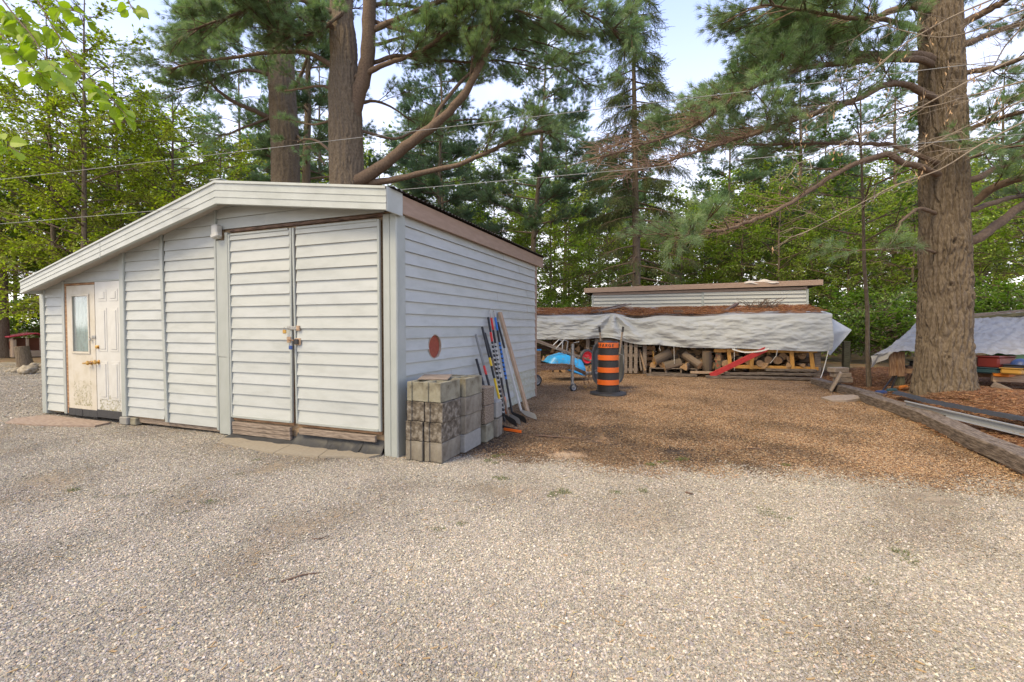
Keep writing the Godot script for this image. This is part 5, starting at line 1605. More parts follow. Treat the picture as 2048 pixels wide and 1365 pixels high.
var sprays := {}
func point_on(line: Array, t: float) -> Vector3:
	var f := t * (line.size() - 1)
	var k := mini(int(f), line.size() - 2)
	return line[k].lerp(line[k + 1], f - k)
func facing(d: Vector3, p: Vector3, s: float, roll := .5) -> Transform3D:
	var x := d.normalized()
	var up := (Vector3.UP + rv(roll)).normalized()
	var z := x.cross(up).normalized()
	return Transform3D(Basis(x, z.cross(x), z).scaled(Vector3.ONE * s), p)
func tint(shade: Color, spread := .25) -> Color:
	var s := rnd(1.0 - spread, 1.0 + spread)
	return Color(shade.r * s * rnd(.93, 1.07), shade.g * s, shade.b * s * rnd(.9, 1.1))
# twigs with sprays along a branch
func dress(g: Geo, line: Array, from: float, n: int, length: Vector2, crown: Array, tints: Array, shade: Color, per := 4, lift := .15, size := Vector2(.9, 1.4), flat := .5) -> void:
	for k in n:
		var t := lerpf(from, 1.0, pow(rng.randf(), .8))
		var p := point_on(line, t)
		var tan: Vector3 = (point_on(line, minf(t + .05, 1.0)) - point_on(line, maxf(t - .05, 0.0))).normalized()
		var side := tan.cross(Vector3.UP).normalized() * (1.0 if rng.randf() < .5 else -1.0)
		var d := (tan * rnd(.3, 1.0) + side * rnd(.2, 1.1) + Vector3.UP * (lift + rnd(-.3, .3))).normalized()
		var l := rnd(length.x, length.y)
		var tip := p + d * l + Vector3(0, rnd(-.06, .06) * l, 0)
		g.tube([p, p.lerp(tip, .5) + rv(.04) * l, tip], [.012, .008, .004], 3, false)
		for q in per:
			var f := rnd(.35, 1.0)
			crown.append(facing(d + rv(.45), p.lerp(tip, f), rnd(size.x, size.y), flat))
			tints.append(tint(shade))

func bark_trunk(line: Array, rads: Array, around: int, step: float, amp: float, cell: float, flare: Array, knots: Array) -> Geo:
	var g := Geo.new()
	var total := 0.0
	for k in line.size() - 1:
		total += line[k].distance_to(line[k + 1])
	var rows := int(total / step)
	cells.frequency = 1.0 / cell
	var pos := []
	for s in rows + 1:
		var t := float(s) / rows
		var c := point_on(line, t)
		var f := t * (rads.size() - 1)
		var k := mini(int(f), rads.size() - 2)
		var r: float = lerpf(rads[k], rads[k + 1], smoothstep(0.0, 1.0, f - k))
		for j in around:
			var a := TAU * j / around
			var d := Vector3(cos(a), 0, sin(a))
			var rr := r
			for q in flare:  # [angle, width, size, height]
				rr += q[2] * exp(-pow(angle_difference(a, q[0]) / q[1], 2.0)) * exp(-(c.y - line[0].y) / q[3])
			for q in knots:  # [angle, height, radius, size]
				var e: float = Vector2(angle_difference(a, q[0]) * r, c.y - q[1]).length() / q[2]
				rr += q[3] * exp(-e * e) * (1.0 - 1.6 * exp(-e * e * 9.0))
			var w := Vector3(d.x * rr, c.y * .11, d.z * rr)
			w += Vector3(noise_a.get_noise_3d(d.x * 14.0, c.y * 9.0, d.z * 14.0), 0, noise_a.get_noise_3d(d.x * 14.0 + 60.0, c.y * 9.0, d.z * 14.0)) * cell * .9
			var e2 := cells.get_noise_3dv(w) + 1.0  # zero at the borders between plates
			var e3 := cells.get_noise_3dv(Vector3(w.x, w.y * 2.2, w.z) * 2.3) + 1.0
			rr += amp * (smoothstep(.02, .30, e2) - .7) + amp * .35 * smoothstep(.0, .3, e3) + noise_b.get_noise_3d(d.x * rr * 60.0, c.y * 30.0, d.z * rr * 60.0) * amp * .16
			pos.append(c + d * rr)
	for s in rows + 1:
		for j in around:
			var du: Vector3 = pos[s * around + (j + 1) % around] - pos[s * around + (j + around - 1) % around]
			var dv: Vector3 = pos[mini(s + 1, rows) * around + j] - pos[maxi(s - 1, 0) * around + j]
			var n := dv.cross(du).normalized()
			var a := TAU * j / around
			if n.dot(Vector3(cos(a), 0, sin(a))) < 0.0:
				n = -n
			g.vert(pos[s * around + j], n)
	for s in rows:
		for j in around:
			g.quad(s * around + j, (s + 1) * around + j, (s + 1) * around + (j + 1) % around, s * around + (j + 1) % around)
	return g

func limb(tree: Node3D, pts: Array, r0: float, r1: float, crown: Array, tints: Array, from: float, n: int, shade: Color, length := Vector2(.35, .9), per := 4, lift := .15, called := "limb", m: Material = null, to := 1.0) -> void:
	var line := smooth(pts, 4)
	var g := Geo.new()
	var rr := []
	for k in line.size():
		var t := float(k) / (line.size() - 1)
		rr.append(lerpf(r0, r1, pow(t, .8)) * (1.0 + noise_a.get_noise_1d(k * 13.0 + r0 * 900.0) * .18))
		if k > 0 and k < line.size() - 1:
			line[k] += rv(.012)
	g.tube(line, rr, 10 if r0 > .05 else 6)
	if n > 0:
		dress(g, line.slice(0, maxi(3, int(line.size() * to))), from, n, length, crown, tints, shade, per, lift)
	part(called, g, m if m else M.limb_bark, tree)

func proc_tree(called: String, label: String, group: String, x: float, z: float, h: float, r: float, low: float, reach: float, nb: int, kind: String, shade: Color, opt := {}) -> void:
	rng.seed = int(absf(x * 131.0 + z * 977.0)) + 3
	var y0 := ground_y(x, z) - .05
	var T3 := thing(called, label, "tree", T(0, 0, 0), group)
	var lean: Vector2 = opt.get("lean", Vector2(rnd(-.25, .25), rnd(-.2, .2)))
	var line := []
	var rads := []
	for k in 9:
		var t := k / 8.0
		line.append(Vector3(x + lean.x * t + rnd(-.05, .05) * h * .06, y0 + h * t, z + lean.y * t + rnd(-.05, .05) * h * .06))
		rads.append(r * (1.12 if k == 0 else 1.0) * lerpf(1.0, .12, pow(t, 1.15)))
	var g := Geo.new()
	g.tube(smooth(line, 2), smooth_f(rads), 10)
	part("trunk", g, M.bark_pale if opt.get("pale", false) else M.bark, T3)
	var bg := Geo.new()
	var crown := []
	var tints := []
	var az := rnd(0, TAU)
	for k in nb:
		var f := (k + rnd(0, .8)) / nb
		az += 2.4 + rnd(-.4, .4)
		var hy := lerpf(low, h * .97, f)
		var p := point_on(line, clampf(hy / h, 0.0, 1.0))
		var shape := pow(1.0 - f, .7) * .85 + .15
		if kind == "leaf":
			shape = sin(PI * clampf(f * .82 + .16, 0.0, 1.0))
		var l := reach * shape * rnd(.65, 1.15)
		var d := Vector3(cos(az), 0, sin(az))
		var rise: float = {"pine": .12, "leaf": .22, "spruce": -.22}[kind]
		var a := p + d * l * .5 + Vector3(0, l * rise * (.8 if kind != "spruce" else .5), 0)
		var b := p + d * l + Vector3(0, l * rise * (1.3 if kind != "spruce" else 1.25) + rnd(-.1, .1), 0)
		var bl := [p, a, b]
		bg.tube(bl, [minf(r * .3, .055) * (.4 + l / reach * .6), .018, .006], 5, false)
		var n := int(l * opt.get("dense", 4.0)) + 1
		if kind == "pine":
			dress(bg, bl, .28, n, Vector2(.25, .7), crown, tints, shade, opt.get("per", 4), .25, opt.get("size", Vector2(1.2, 2.0)), .8)
		elif kind == "leaf":
			dress(bg, bl, .15, n, Vector2(.3, .8), crown, tints, shade, opt.get("per", 4), .0, opt.get("size", Vector2(.9, 1.5)), .7)
		else:
			for q in n * 2:
				var t := rnd(.18, 1.0)
				var pp := point_on(bl, t)
				var sd := d.cross(Vector3.UP) * rnd(-1, 1)
				var e := pp + (d * .35 + sd * .6) * rnd(.1, .45)
				bg.tube([pp, e, e + Vector3(0, -.22, 0)], [.006, .004, .002], 3, false)
				if f < opt.get("bare", 0.0) and rng.randf() < .8:
					continue
				for s in 2:
					crown.append(facing(Vector3(rnd(-.3, .3), -rnd(.3, 1.0), rnd(-.3, .3)) + d * rnd(.1, .7) + sd * .4, pp.lerp(e, rnd(.2, 1.0)), rnd(.9, 1.7), .8))
					tints.append(tint(shade))
	part("branches", bg, M.limb_bark, T3)
	var mesh_of: String = {"pine": "pine_far", "leaf": "leaf_far", "spruce": "spruce"}[kind]
	scatter("crown", sprays[opt.get("mesh", mesh_of)], M.leaves if kind == "leaf" else M.needles, crown, T3, tints)
func smooth_f(a: Array) -> Array:
	var out := []
	for k in a.size() - 1:
		out.append(a[k])
		out.append((a[k] + a[k + 1]) / 2.0)
	out.append(a[-1])
	return out

var ordinal := ["first", "second", "third", "fourth", "fifth", "sixth", "seventh", "eighth", "ninth", "tenth", "eleventh", "twelfth", "thirteenth", "fourteenth", "fifteenth", "sixteenth", "seventeenth", "eighteenth", "nineteenth", "twentieth", "twenty-first", "twenty-second"]
func by_place(list: Array) -> Array:
	list.sort_custom(func(a, b): return a[0] < b[0])
	for k in list.size():
		list[k].append(ordinal[k] + " from the left")
	return list
func build_trees() -> void:
	sprays.pine = pine_spray(801, 210, .0021)
	sprays.pine_far = pine_spray(802, 150, .0034)
	sprays.spruce = spruce_spray(803)
	sprays.leaf = leaf_spray(804, 16, .075)
	sprays.leaf_far = leaf_spray(805, 18, .085)
	rng.seed = 99
	var green := Color(1.55, 1.5, 1.35)
	# the big pine at the right
	var A := thing("white_pine", "massive pine trunk with furrowed bark at the right, rooted in a needle mound", "tree")
	var ax := [Vector3(7.08, .1, -7.7), Vector3(7.07, 1.2, -7.7), Vector3(7.05, 2.3, -7.7), Vector3(7.0, 3.5, -7.7), Vector3(6.96, 4.6, -7.7), Vector3(6.9, 5.7, -7.7), Vector3(6.84, 6.8, -7.7)]
	part("trunk", bark_trunk(ax, [.39, .33, .315, .30, .285, .27, .25], 270, .019, .036, .075, [[.35, .35, .20, .16], [2.6, .4, .08, .2], [1.5, .3, .06, .18], [4.6, .5, .15, .2], [5.7, .4, .1, .2]], [[1.95, 2.62, .14, .05], [1.2, 1.75, .11, .05], [2.1, 1.95, .1, .045], [1.1, 2.05, .09, .04], [.95, .95, .1, .035], [2.2, .8, .1, .03], [.4, 3.3, .15, .05], [2.5, 4.3, .13, .06], [1.9, 5.4, .14, .05]]), M.bark_big, A)
	part("upper_trunk", bark_trunk([Vector3(6.80, 6.75, -7.7), Vector3(6.7, 9.0, -7.7), Vector3(6.65, 12.0, -7.75), Vector3(6.6, 15.0, -7.8)], [.265, .22, .15, .05], 48, .08, .03, .1, [], []), M.bark_big, A)
	var ca := []
	var ta := []
	var LA := [
		[[Vector3(6.43, 5.55, -7.5), Vector3(6.01, 5.59, -7.57), Vector3(5.39, 5.67, -7.67), Vector3(4.97, 5.86, -7.74), Vector3(4.65, 5.72, -7.79), Vector3(4.26, 5.54, -7.86), Vector3(3.8, 5.26, -7.95), Vector3(3.26, 5.02, -8.03), Vector3(2.63, 4.77, -8.13), Vector3(1.9, 4.48, -8.24), Vector3(1.53, 4.31, -8.3)], .085, .012, .2, 58, .8],
		[[Vector3(6.43, 5.47, -7.5), Vector3(5.88, 5.46, -7.45), Vector3(5.22, 5.38, -7.39), Vector3(4.44, 5.25, -7.32), Vector3(3.88, 5.02, -7.27), Vector3(3.32, 4.73, -7.21), Vector3(2.8, 4.35, -7.15), Vector3(2.13, 4.06, -7.08), Vector3(1.29, 3.78, -7)], .075, .012, .25, 42, .75],
		[[Vector3(6.39, 4.92, -7.4), Vector3(5.82, 5.02, -7.32), Vector3(5.15, 4.7, -7.21), Vector3(4.45, 4.45, -7.1), Vector3(3.98, 4.29, -7.02), Vector3(3.63, 4.14, -6.96), Vector3(3.04, 3.94, -6.87), Vector3(2.34, 3.68, -6.74), Vector3(1.53, 3.39, -6.6)], .075, .012, .25, 22, .65],
		[[Vector3(6.42, 3.92, -7.4), Vector3(6.06, 4.19, -7.58), Vector3(5.7, 4.26, -7.73), Vector3(5.14, 4.36, -7.96), Vector3(4.54, 4.42, -8.19), Vector3(3.75, 4.54, -8.46), Vector3(3.33, 4.66, -8.6)], .06, .010, .4, 16],
		[[Vector3(6.34, 3.72, -7.3), Vector3(5.88, 3.8, -7.21), Vector3(5.61, 3.89, -7.15), Vector3(4.92, 3.62, -7.01), Vector3(4.29, 3.25, -6.86), Vector3(3.74, 2.93, -6.73), Vector3(3.32, 2.76, -6.63), Vector3(2.91, 2.63, -6.53), Vector3(2.48, 2.57, -6.43), Vector3(2.34, 2.51, -6.4)], .07, .012, .75, 10],
		[[Vector3(6.39, 2.52, -7.4), Vector3(5.79, 2.48, -7.13), Vector3(5.52, 2.43, -7)], .03, .01, .9, 0],
		[[Vector3(6.29, 3.11, -7.3), Vector3(5.89, 2.9, -7.14), Vector3(5.71, 2.69, -7.03), Vector3(5.52, 2.49, -6.92), Vector3(5.21, 2.4, -6.8)], .04, .008, .5, 3],
		[[Vector3(6.45, 6.37, -7.6), Vector3(6.15, 6.4, -7.77), Vector3(5.9, 6.34, -7.92), Vector3(5.67, 6.27, -8.05), Vector3(5.35, 6.28, -8.2), Vector3(4.95, 6.39, -8.38), Vector3(4.45, 6.35, -8.6)], .09, .015, .2, 70],
		[[Vector3(6.5, 6, -7.6), Vector3(5.72, 6, -7.36), Vector3(4.94, 5.88, -7.12), Vector3(4.1, 5.81, -6.84), Vector3(3.41, 5.71, -6.6)], .07, .012, .2, 64],
		[[Vector3(7.43, 4.51, -7.7), Vector3(7.59, 4.56, -7.49), Vector3(7.77, 4.55, -7.25), Vector3(7.99, 4.46, -6.9)], .06, .03, .3, 10],
		[[Vector3(7.46, 3.67, -7.7), Vector3(7.98, 3.9, -7.85), Vector3(8.64, 4.18, -8.04), Vector3(9.63, 4.55, -8.3)], .075, .04, .4, 10],
		[[Vector3(7.49, 3.31, -7.7), Vector3(7.58, 3.48, -7.52), Vector3(7.8, 3.56, -7.24), Vector3(8.02, 3.6, -6.9)], .085, .05, .5, 8],
		[[Vector3(7.51, 3.21, -7.7), Vector3(8.06, 3.37, -7.91), Vector3(8.84, 3.56, -8.2), Vector3(10.01, 3.77, -8.6)], .065, .03, .5, 8],
		[[Vector3(7.54, 2.71, -7.7), Vector3(7.96, 2.95, -7.81), Vector3(8.6, 3.35, -7.97), Vector3(9.54, 3.91, -8.2)], .10, .06, .6, 6],
		[[Vector3(7.35, 5.39, -7.7), Vector3(7.59, 5.36, -7.51), Vector3(7.8, 5.4, -7.3), Vector3(8.08, 5.41, -7)], .06, .03, .3, 12],
		[[Vector3(7.28, 5.84, -7.7), Vector3(7.78, 6.07, -7.86), Vector3(8.66, 6.45, -8.12), Vector3(9.67, 6.84, -8.4)], .07, .03, .3, 14],
		[[Vector3(7.27, 6.18, -7.7), Vector3(7.51, 6.28, -7.53), Vector3(7.65, 6.34, -7.42), Vector3(7.9, 6.48, -7.2)], .08, .04, .3, 14],
		[[Vector3(7.45, 4.03, -7.7), Vector3(7.31, 3.97, -7.21), Vector3(7.09, 3.8, -6.6)], .03, .015, .3, 8],
	]
	for q in LA:
		q[0].push_front(point_on(ax, clampf((q[0][0].y - .12) / 6.8, 0.0, 1.0)))
		limb(A, q[0], q[1] * .8, q[2], ca, ta, q[3], int(q[4] * .8), green, Vector2(.3, .8), 4, .15, "limb", null, q[5] if q.size() > 5 else 1.0)
	# upper crown, mostly above the frame
	for k in 12:
		var y := lerpf(6.8, 14.5, k / 12.0)
		var a := k * 2.4
		var l := lerpf(3.2, .9, k / 12.0)
		var p := Vector3(6.75, y, -7.7)
		limb(A, [p, p + Vector3(cos(a) * l * .5, l * .1, sin(a) * l * .5), p + Vector3(cos(a) * l, l * .12, sin(a) * l)], .06, .01, ca, ta, .3, 14, green, Vector2(.3, .8), 4, .15, "upper_limb")
	# bare twigs under the limbs
	var dg := Geo.new()
	for k in 1000:
		var q: Array = LA[[0, 1, 2, 3, 4, 0, 1, 2][k % 8]][0]
		var t := lerpf(.12, 1.0, pow(rng.randf(), .7))
		var p := point_on(q, t)
		var e := p + Vector3(rnd(-.6, .2), rnd(-.22, .22), rnd(-.3, .3))
		dg.tube([p, p.lerp(e, .5) + rv(.06), e], [.007, .005, .002], 3, false)
		if k % 2:
			var m := p.lerp(e, .5)
			dg.tube([m, m + Vector3(rnd(-.3, .1), rnd(-.2, .15), rnd(-.2, .2))], [.004, .0015], 3, false)
	part("dead_twigs", dg, mat("dead_twig", lin(.17, .11, .075), .95), A).set_meta("kind", "stuff")
	scatter("crown", sprays.pine, M.needles, ca, A, ta)
	# pine behind the shed
	var B := thing("white_pine", "forked pine with thick curving limbs standing right behind the shed", "tree", Transform3D(), "pines behind the shed")
	var bl := [Vector3(-4.02, 2.44, -11.5), Vector3(-4.01, 3.41, -11.5), Vector3(-3.99, 4.73, -11.5), Vector3(-4.01, 5.69, -11.5), Vector3(-4.02, 6.76, -11.5), Vector3(-4.04, 7.94, -11.5), Vector3(-4.09, 9.12, -11.5), Vector3(-4.15, 10.52, -11.5)]
	bl.push_front(Vector3(-4.03, -.05, -11.5))
	part("trunk", bark_trunk(bl, [.48, .44, .41, .39, .385, .37, .30, .25, .2], 130, .035, .028, .10, [], []), M.bark_big, B)
	var cb := []
	var tb := []
	limb(B, [Vector3(-3.98, 5.95, -11.5), Vector3(-3.81, 6.44, -11.44), Vector3(-3.56, 7.1, -11.35), Vector3(-3.39, 7.8, -11.26), Vector3(-3.32, 8.65, -11.14), Vector3(-3.19, 9.67, -11)], .20, .15, cb, tb, .9, 0, green)
	var LB := [
		[[Vector3(-3.59, 4.81, -11.3), Vector3(-3.1, 5.04, -11.17), Vector3(-2.47, 5.44, -10.99), Vector3(-1.88, 5.79, -10.82), Vector3(-1.39, 6.12, -10.67), Vector3(-0.98, 6.51, -10.51), Vector3(-0.72, 6.92, -10.37), Vector3(-0.41, 7.4, -10.2)], .17, .06, .7, 18],
		[[Vector3(-1.79, 5.89, -10.8), Vector3(-1.63, 6.27, -10.82), Vector3(-1.24, 6.79, -10.86), Vector3(-0.73, 7.26, -10.9)], .05, .03, .8, 4],
		[[Vector3(-3.65, 4.73, -11.4), Vector3(-2.89, 4.75, -11.24), Vector3(-2.02, 4.89, -11.05), Vector3(-1.19, 5.02, -10.87), Vector3(-0.44, 5.27, -10.68), Vector3(0.18, 5.51, -10.52), Vector3(0.67, 5.57, -10.4)], .10, .025, .6, 22],
		[[Vector3(-4.16, 7.42, -11.4), Vector3(-4.49, 7.68, -11.49), Vector3(-5.02, 7.95, -11.61), Vector3(-5.69, 8.05, -11.75), Vector3(-6.52, 8.07, -11.92), Vector3(-7.38, 8.07, -12.1), Vector3(-8.18, 8.05, -12.25), Vector3(-8.93, 7.96, -12.4)], .08, .02, .3, 44],
		[[Vector3(-3.5, 7.27, -11.3), Vector3(-2.95, 7.38, -11.11), Vector3(-2.44, 7.45, -10.94), Vector3(-1.95, 7.54, -10.76), Vector3(-1.36, 7.79, -10.5)], .08, .03, .35, 26],
		[[Vector3(-3.29, 8.23, -11.2), Vector3(-2.7, 8.37, -11.07), Vector3(-1.97, 8.55, -10.9), Vector3(-1.39, 8.67, -10.77), Vector3(-0.71, 8.83, -10.6)], .09, .03, .3, 30],
		[[Vector3(-3.44, 7.59, -11.4), Vector3(-2.81, 7.8, -11.49), Vector3(-2.11, 7.76, -11.6), Vector3(-1.15, 7.79, -11.73), Vector3(-0.17, 7.89, -11.86), Vector3(0.83, 7.74, -12)], .07, .015, .3, 34],
		[[Vector3(-3.69, 6.75, -11.6), Vector3(-3.28, 6.88, -11.87), Vector3(-2.86, 6.77, -12.18), Vector3(-2.3, 6.48, -12.6)], .06, .012, .4, 8],
		[[Vector3(-3.67, 6.06, -11.6), Vector3(-2.91, 5.97, -11.84), Vector3(-2.2, 6.35, -12.07), Vector3(-1.22, 6.66, -12.35), Vector3(-0.32, 6.79, -12.6)], .05, .012, .4, 12],
		[[Vector3(-4.09, 8.35, -11.4), Vector3(-4.6, 8.29, -10.94), Vector3(-5.06, 8.21, -10.49), Vector3(-5.45, 8.2, -10)], .08, .02, .25, 40],
		[[Vector3(-3.93, 8.75, -11.3), Vector3(-4.41, 8.12, -11.03), Vector3(-4.89, 7.88, -10.82), Vector3(-5.35, 7.86, -10.6)], .06, .015, .25, 30],
		[[Vector3(-4.25, 6.95, -11.4), Vector3(-4.71, 7.2, -11.72), Vector3(-5.4, 7.35, -12.17), Vector3(-5.94, 7.47, -12.5)], .05, .02, .6, 3],
		[[Vector3(-3.4, 8.52, -11.3), Vector3(-2.59, 8.16, -11.08), Vector3(-1.62, 7.88, -10.82), Vector3(-0.7, 7.94, -10.56), Vector3(0.17, 7.88, -10.3)], .07, .015, .3, 40],
		[[Vector3(-3.37, 9.05, -11.4), Vector3(-2.21, 8.99, -10.98), Vector3(-1.03, 8.56, -10.52), Vector3(0.06, 7.92, -10.04), Vector3(0.96, 7.33, -9.6)], .07, .015, .3, 50],
		[[Vector3(-4.29, 6.29, -11.5), Vector3(-5.05, 6.48, -12.23), Vector3(-5.69, 6.79, -12.8)], .04, .02, .6, 2],
		[[Vector3(-3.28, 9.26, -11.2), Vector3(-1.96, 9.23, -10.86), Vector3(-0.48, 8.83, -10.45), Vector3(0.8, 8.24, -10.06), Vector3(1.59, 7.65, -9.78), Vector3(2.06, 7.24, -9.6)], .07, .012, .4, 50],
		[[Vector3(-3.29, 8.8, -11.2), Vector3(-2.09, 8.91, -11.53), Vector3(-0.79, 8.66, -11.89), Vector3(0.46, 8.6, -12.21), Vector3(1.64, 8.4, -12.5)], .06, .012, .35, 40],
		[[Vector3(-3.32, 7.88, -11.2), Vector3(-2.23, 8.38, -11.64), Vector3(-0.94, 8.49, -12.12), Vector3(0.74, 8.51, -12.7), Vector3(2.15, 7.98, -13.2)], .05, .012, .4, 36],
		[[Vector3(-4.18, 8.7, -11.4), Vector3(-4.85, 8.78, -10.99), Vector3(-5.55, 8.38, -10.57), Vector3(-6.16, 7.77, -10.13), Vector3(-6.58, 7.36, -9.8)], .07, .015, .3, 44],
		[[Vector3(-4.3, 5.45, -11.5), Vector3(-4.87, 5.97, -12.07), Vector3(-5.45, 6.25, -12.55), Vector3(-5.76, 6.25, -12.8)], .05, .02, .6, 2],
	]
	for k in LB.size():
		var q: Array = LB[k]
		if k != 1:
			q[0].push_front(Vector3(-4.08, q[0][0].y - .15, -11.5) if q[0][0].x < -3.4 and q[0][0].y < 7.5 or q[0][0].x < -3.9 else Vector3(-3.34, 8.23, -11.2))
		limb(B, q[0], q[1], q[2], cb, tb, q[3], int(q[4] * 1.15), green, Vector2(.3, .85), 4)
	for k in 11:
		var y := lerpf(10.0, 17.0, k / 11.0)
		var a := k * 2.4 + .5
		var l := lerpf(3.2, .9, k / 11.0)
		var p := Vector3(-4.2 + (.5 if k % 2 else 0.0), y, -11.4)
		limb(B, [p, p + Vector3(cos(a) * l * .5, l * .1, sin(a) * l * .5), p + Vector3(cos(a) * l, l * .14, sin(a) * l)], .06, .01, cb, tb, .3, 12, green, Vector2(.3, .8), 4, .15, "upper_limb")
	limb(B, [Vector3(-3.27, 9.45, -11), Vector3(-3.17, 10.53, -10.96), Vector3(-3.19, 12.02, -10.9)], .15, .05, cb, tb, .9, 0, green)
	scatter("crown", sprays.pine, M.needles, cb, B, tb)
	# second and third trunks to its left
	var Cc := thing("white_pine", "shaded pine trunk left of the forked pine, half hidden in needles", "tree", Transform3D(), "pines behind the shed")
	part("trunk", bark_trunk([Vector3(-6.72, -.05, -14.0), Vector3(-6.68, 3.87, -14), Vector3(-6.66, 5.48, -14), Vector3(-6.67, 6.79, -14), Vector3(-6.74, 8.24, -14), Vector3(-6.77, 9.68, -14), Vector3(-6.81, 11.39, -14), Vector3(-6.83, 13.66, -14)], [.46, .42, .385, .375, .36, .33, .26, .16], 90, .05, .028, .11, [], []), M.bark_big, Cc)
	var cc := []
	var tc := []
	for q in [[[Vector3(-6.98, 7.37, -14), Vector3(-7.39, 7.51, -13.72), Vector3(-7.79, 7.61, -13.43), Vector3(-8.1, 7.81, -13.14), Vector3(-8.24, 8.09, -12.89), Vector3(-8.27, 8.45, -12.6)], .08, .02, .4, 18], [[Vector3(-6.95, 7.49, -14), Vector3(-7.46, 7.05, -13.58), Vector3(-7.88, 6.64, -13.2), Vector3(-8.1, 6.53, -13)], .05, .015, .4, 5], [[Vector3(-6.43, 8.24, -14), Vector3(-5.9, 8.53, -13.47), Vector3(-5.54, 8.8, -12.98), Vector3(-5.37, 9.04, -12.5)], .06, .02, .5, 8], [[Vector3(-7.08, 8.67, -14), Vector3(-7.6, 8.75, -13.87), Vector3(-8.23, 8.53, -13.72), Vector3(-8.85, 8.16, -13.56), Vector3(-9.45, 7.94, -13.4)], .06, .015, .2, 34], [[Vector3(-6.77, 9.97, -14), Vector3(-7.19, 10.06, -13.7), Vector3(-7.71, 9.71, -13.36), Vector3(-8.19, 9.21, -13)], .06, .015, .2, 36], [[Vector3(-6.55, 9.97, -14), Vector3(-6.12, 10.6, -14.54), Vector3(-5.69, 10.74, -15)], .05, .015, .2, 16], [[Vector3(-6.34, 6.94, -14), Vector3(-5.64, 6.3, -13.47), Vector3(-5.11, 5.72, -13)], .05, .02, .6, 3], [[Vector3(-6.91, 10.68, -14), Vector3(-7.65, 10.63, -13.52), Vector3(-8.23, 10.08, -13.1), Vector3(-8.58, 9.61, -12.8)], .06, .015, .2, 36]]:
		limb(Cc, q[0], q[1], q[2], cc, tc, q[3], q[4], Color(1.25, 1.3, 1.2), Vector2(.35, .9), 4)
	for k in 10:
		var y := lerpf(10.2, 17.0, k / 10.0)
		var a := k * 2.4
		var l := lerpf(3.0, .9, k / 10.0)
		var p := Vector3(-6.9, y, -14.0)
		limb(Cc, [p, p + Vector3(cos(a) * l * .5, l * .1, sin(a) * l * .5), p + Vector3(cos(a) * l, l * .14, sin(a) * l)], .05, .01, cc, tc, .3, 12, green, Vector2(.3, .8), 4, .15, "upper_limb")
	scatter("crown", sprays.pine, M.needles, cc, Cc, tc)
	# spruce behind the rear shed, and trunks that can be told apart
	proc_tree("spruce_tree", "tall thin spruce with drooping dead lower branches behind the rear shed", "", 4.95, -18.8, 15.5, .19, 2.6, 2.5, 88, "spruce", Color(1.6, 1.7, 1.4), {"dense": 9.0, "bare": .28, "lean": Vector2(-.15, 0)})
	proc_tree("pine_tree", "slim pine trunk seen between the forked pine and the shed", "", -7.85, -18.0, 15.0, .24, 6.5, 2.6, 34, "pine", Color(.9, .95, .9))
	proc_tree("pine_tree", "thin leaning pine trunk rising over the right end of the shed", "", .62, -20.0, 14.0, .15, 5.0, 2.4, 34, "pine", Color(.9, .95, .95), {"lean": Vector2(.9, 0)})
	proc_tree("pine_tree", "slender pine pole behind the big curving limb", "", -3.3, -21.0, 15.0, .12, 4.5, 2.3, 36, "pine", Color(.85, .92, .95))
	proc_tree("pine_tree", "second slender pine pole behind the big curving limb", "", -3.6, -24.5, 15.0, .13, 5.0, 2.4, 34, "pine", Color(.85, .92, .95))
	proc_tree("pine_tree", "mid sized pine trunk above the right half of the rear shed", "", 15.9, -26.0, 15.0, .20, 4.5, 3.0, 40, "pine", Color(.95, 1.05, 1.0))
	proc_tree("pine_tree", "thin pine above the middle of the rear shed", "", 12.0, -26.0, 15.0, .11, 3.5, 2.4, 40, "pine", Color(.95, 1.05, 1.0))
	proc_tree("sapling", "thin bare stemmed sapling left of the big pine", "", 7.06, -9.28, 6.6, .045, 2.8, 1.3, 16, "leaf", Color(.9, 1.0, 1.2), {"lean": Vector2(-.35, 0), "dense": 3.0, "per": 3, "size": Vector2(.6, .9)})
	proc_tree("shade_tree", "grey trunk at the left edge beside the playhouse", "", -21.6, -19.9, 9.0, .30, 3.4, 3.2, 26, "leaf", Color(.9, .95, .8), {"dense": 5.0})
	proc_tree("shade_tree", "dark trunk behind the toy playhouse roof", "", -20.8, -22.4, 10.0, .26, 3.2, 3.2, 26, "leaf", Color(.75, .85, .8), {"dense": 5.0})
	# bright leafy trees on the left
	for q in by_place([[112, 16.5, 12.5], [165, 15.0, 12.0], [250, 17.5, 11.0], [345, 17.0, 10.0], [-60, 19.5, 12.5], [435, 21.0, 10.0], [120, 22.0, 13.5], [-150, 22.0, 10.0]]):
		proc_tree("leafy_tree", "yellow green leafy tree, %s of those behind the shed's low end" % q[-1], "bright leafy trees on the left", (q[0] - 1024.0) / 942.0 * q[1], -q[1], q[2], .10, 1.3, 2.5, 52, "leaf", Color(1.95, 1.6, 1.3), {"dense": 2.3, "per": 4})
	for q in by_place([[1100, 23.0, 8.0], [1030, 29.0, 10.0], [1180, 27.0, 8.0], [1330, 30.0, 9.0], [1410, 25.0, 7.5], [1480, 22.0, 7.5], [1555, 20.5, 8.0], [1625, 23.5, 9.0], [1700, 19.0, 6.5], [1760, 21.5, 7.5], [1820, 17.5, 6.0], [1960, 19.0, 7.0], [2060, 17.0, 7.0], [900, 27.0, 9.0], [780, 25.0, 9.0], [1900, 25.0, 9.0], [2160, 22.0, 9.0], [1580, 30.0, 11.0], [840, 32.0, 11.0], [960, 33.0, 11.0], [1070, 36.0, 12.0]]):
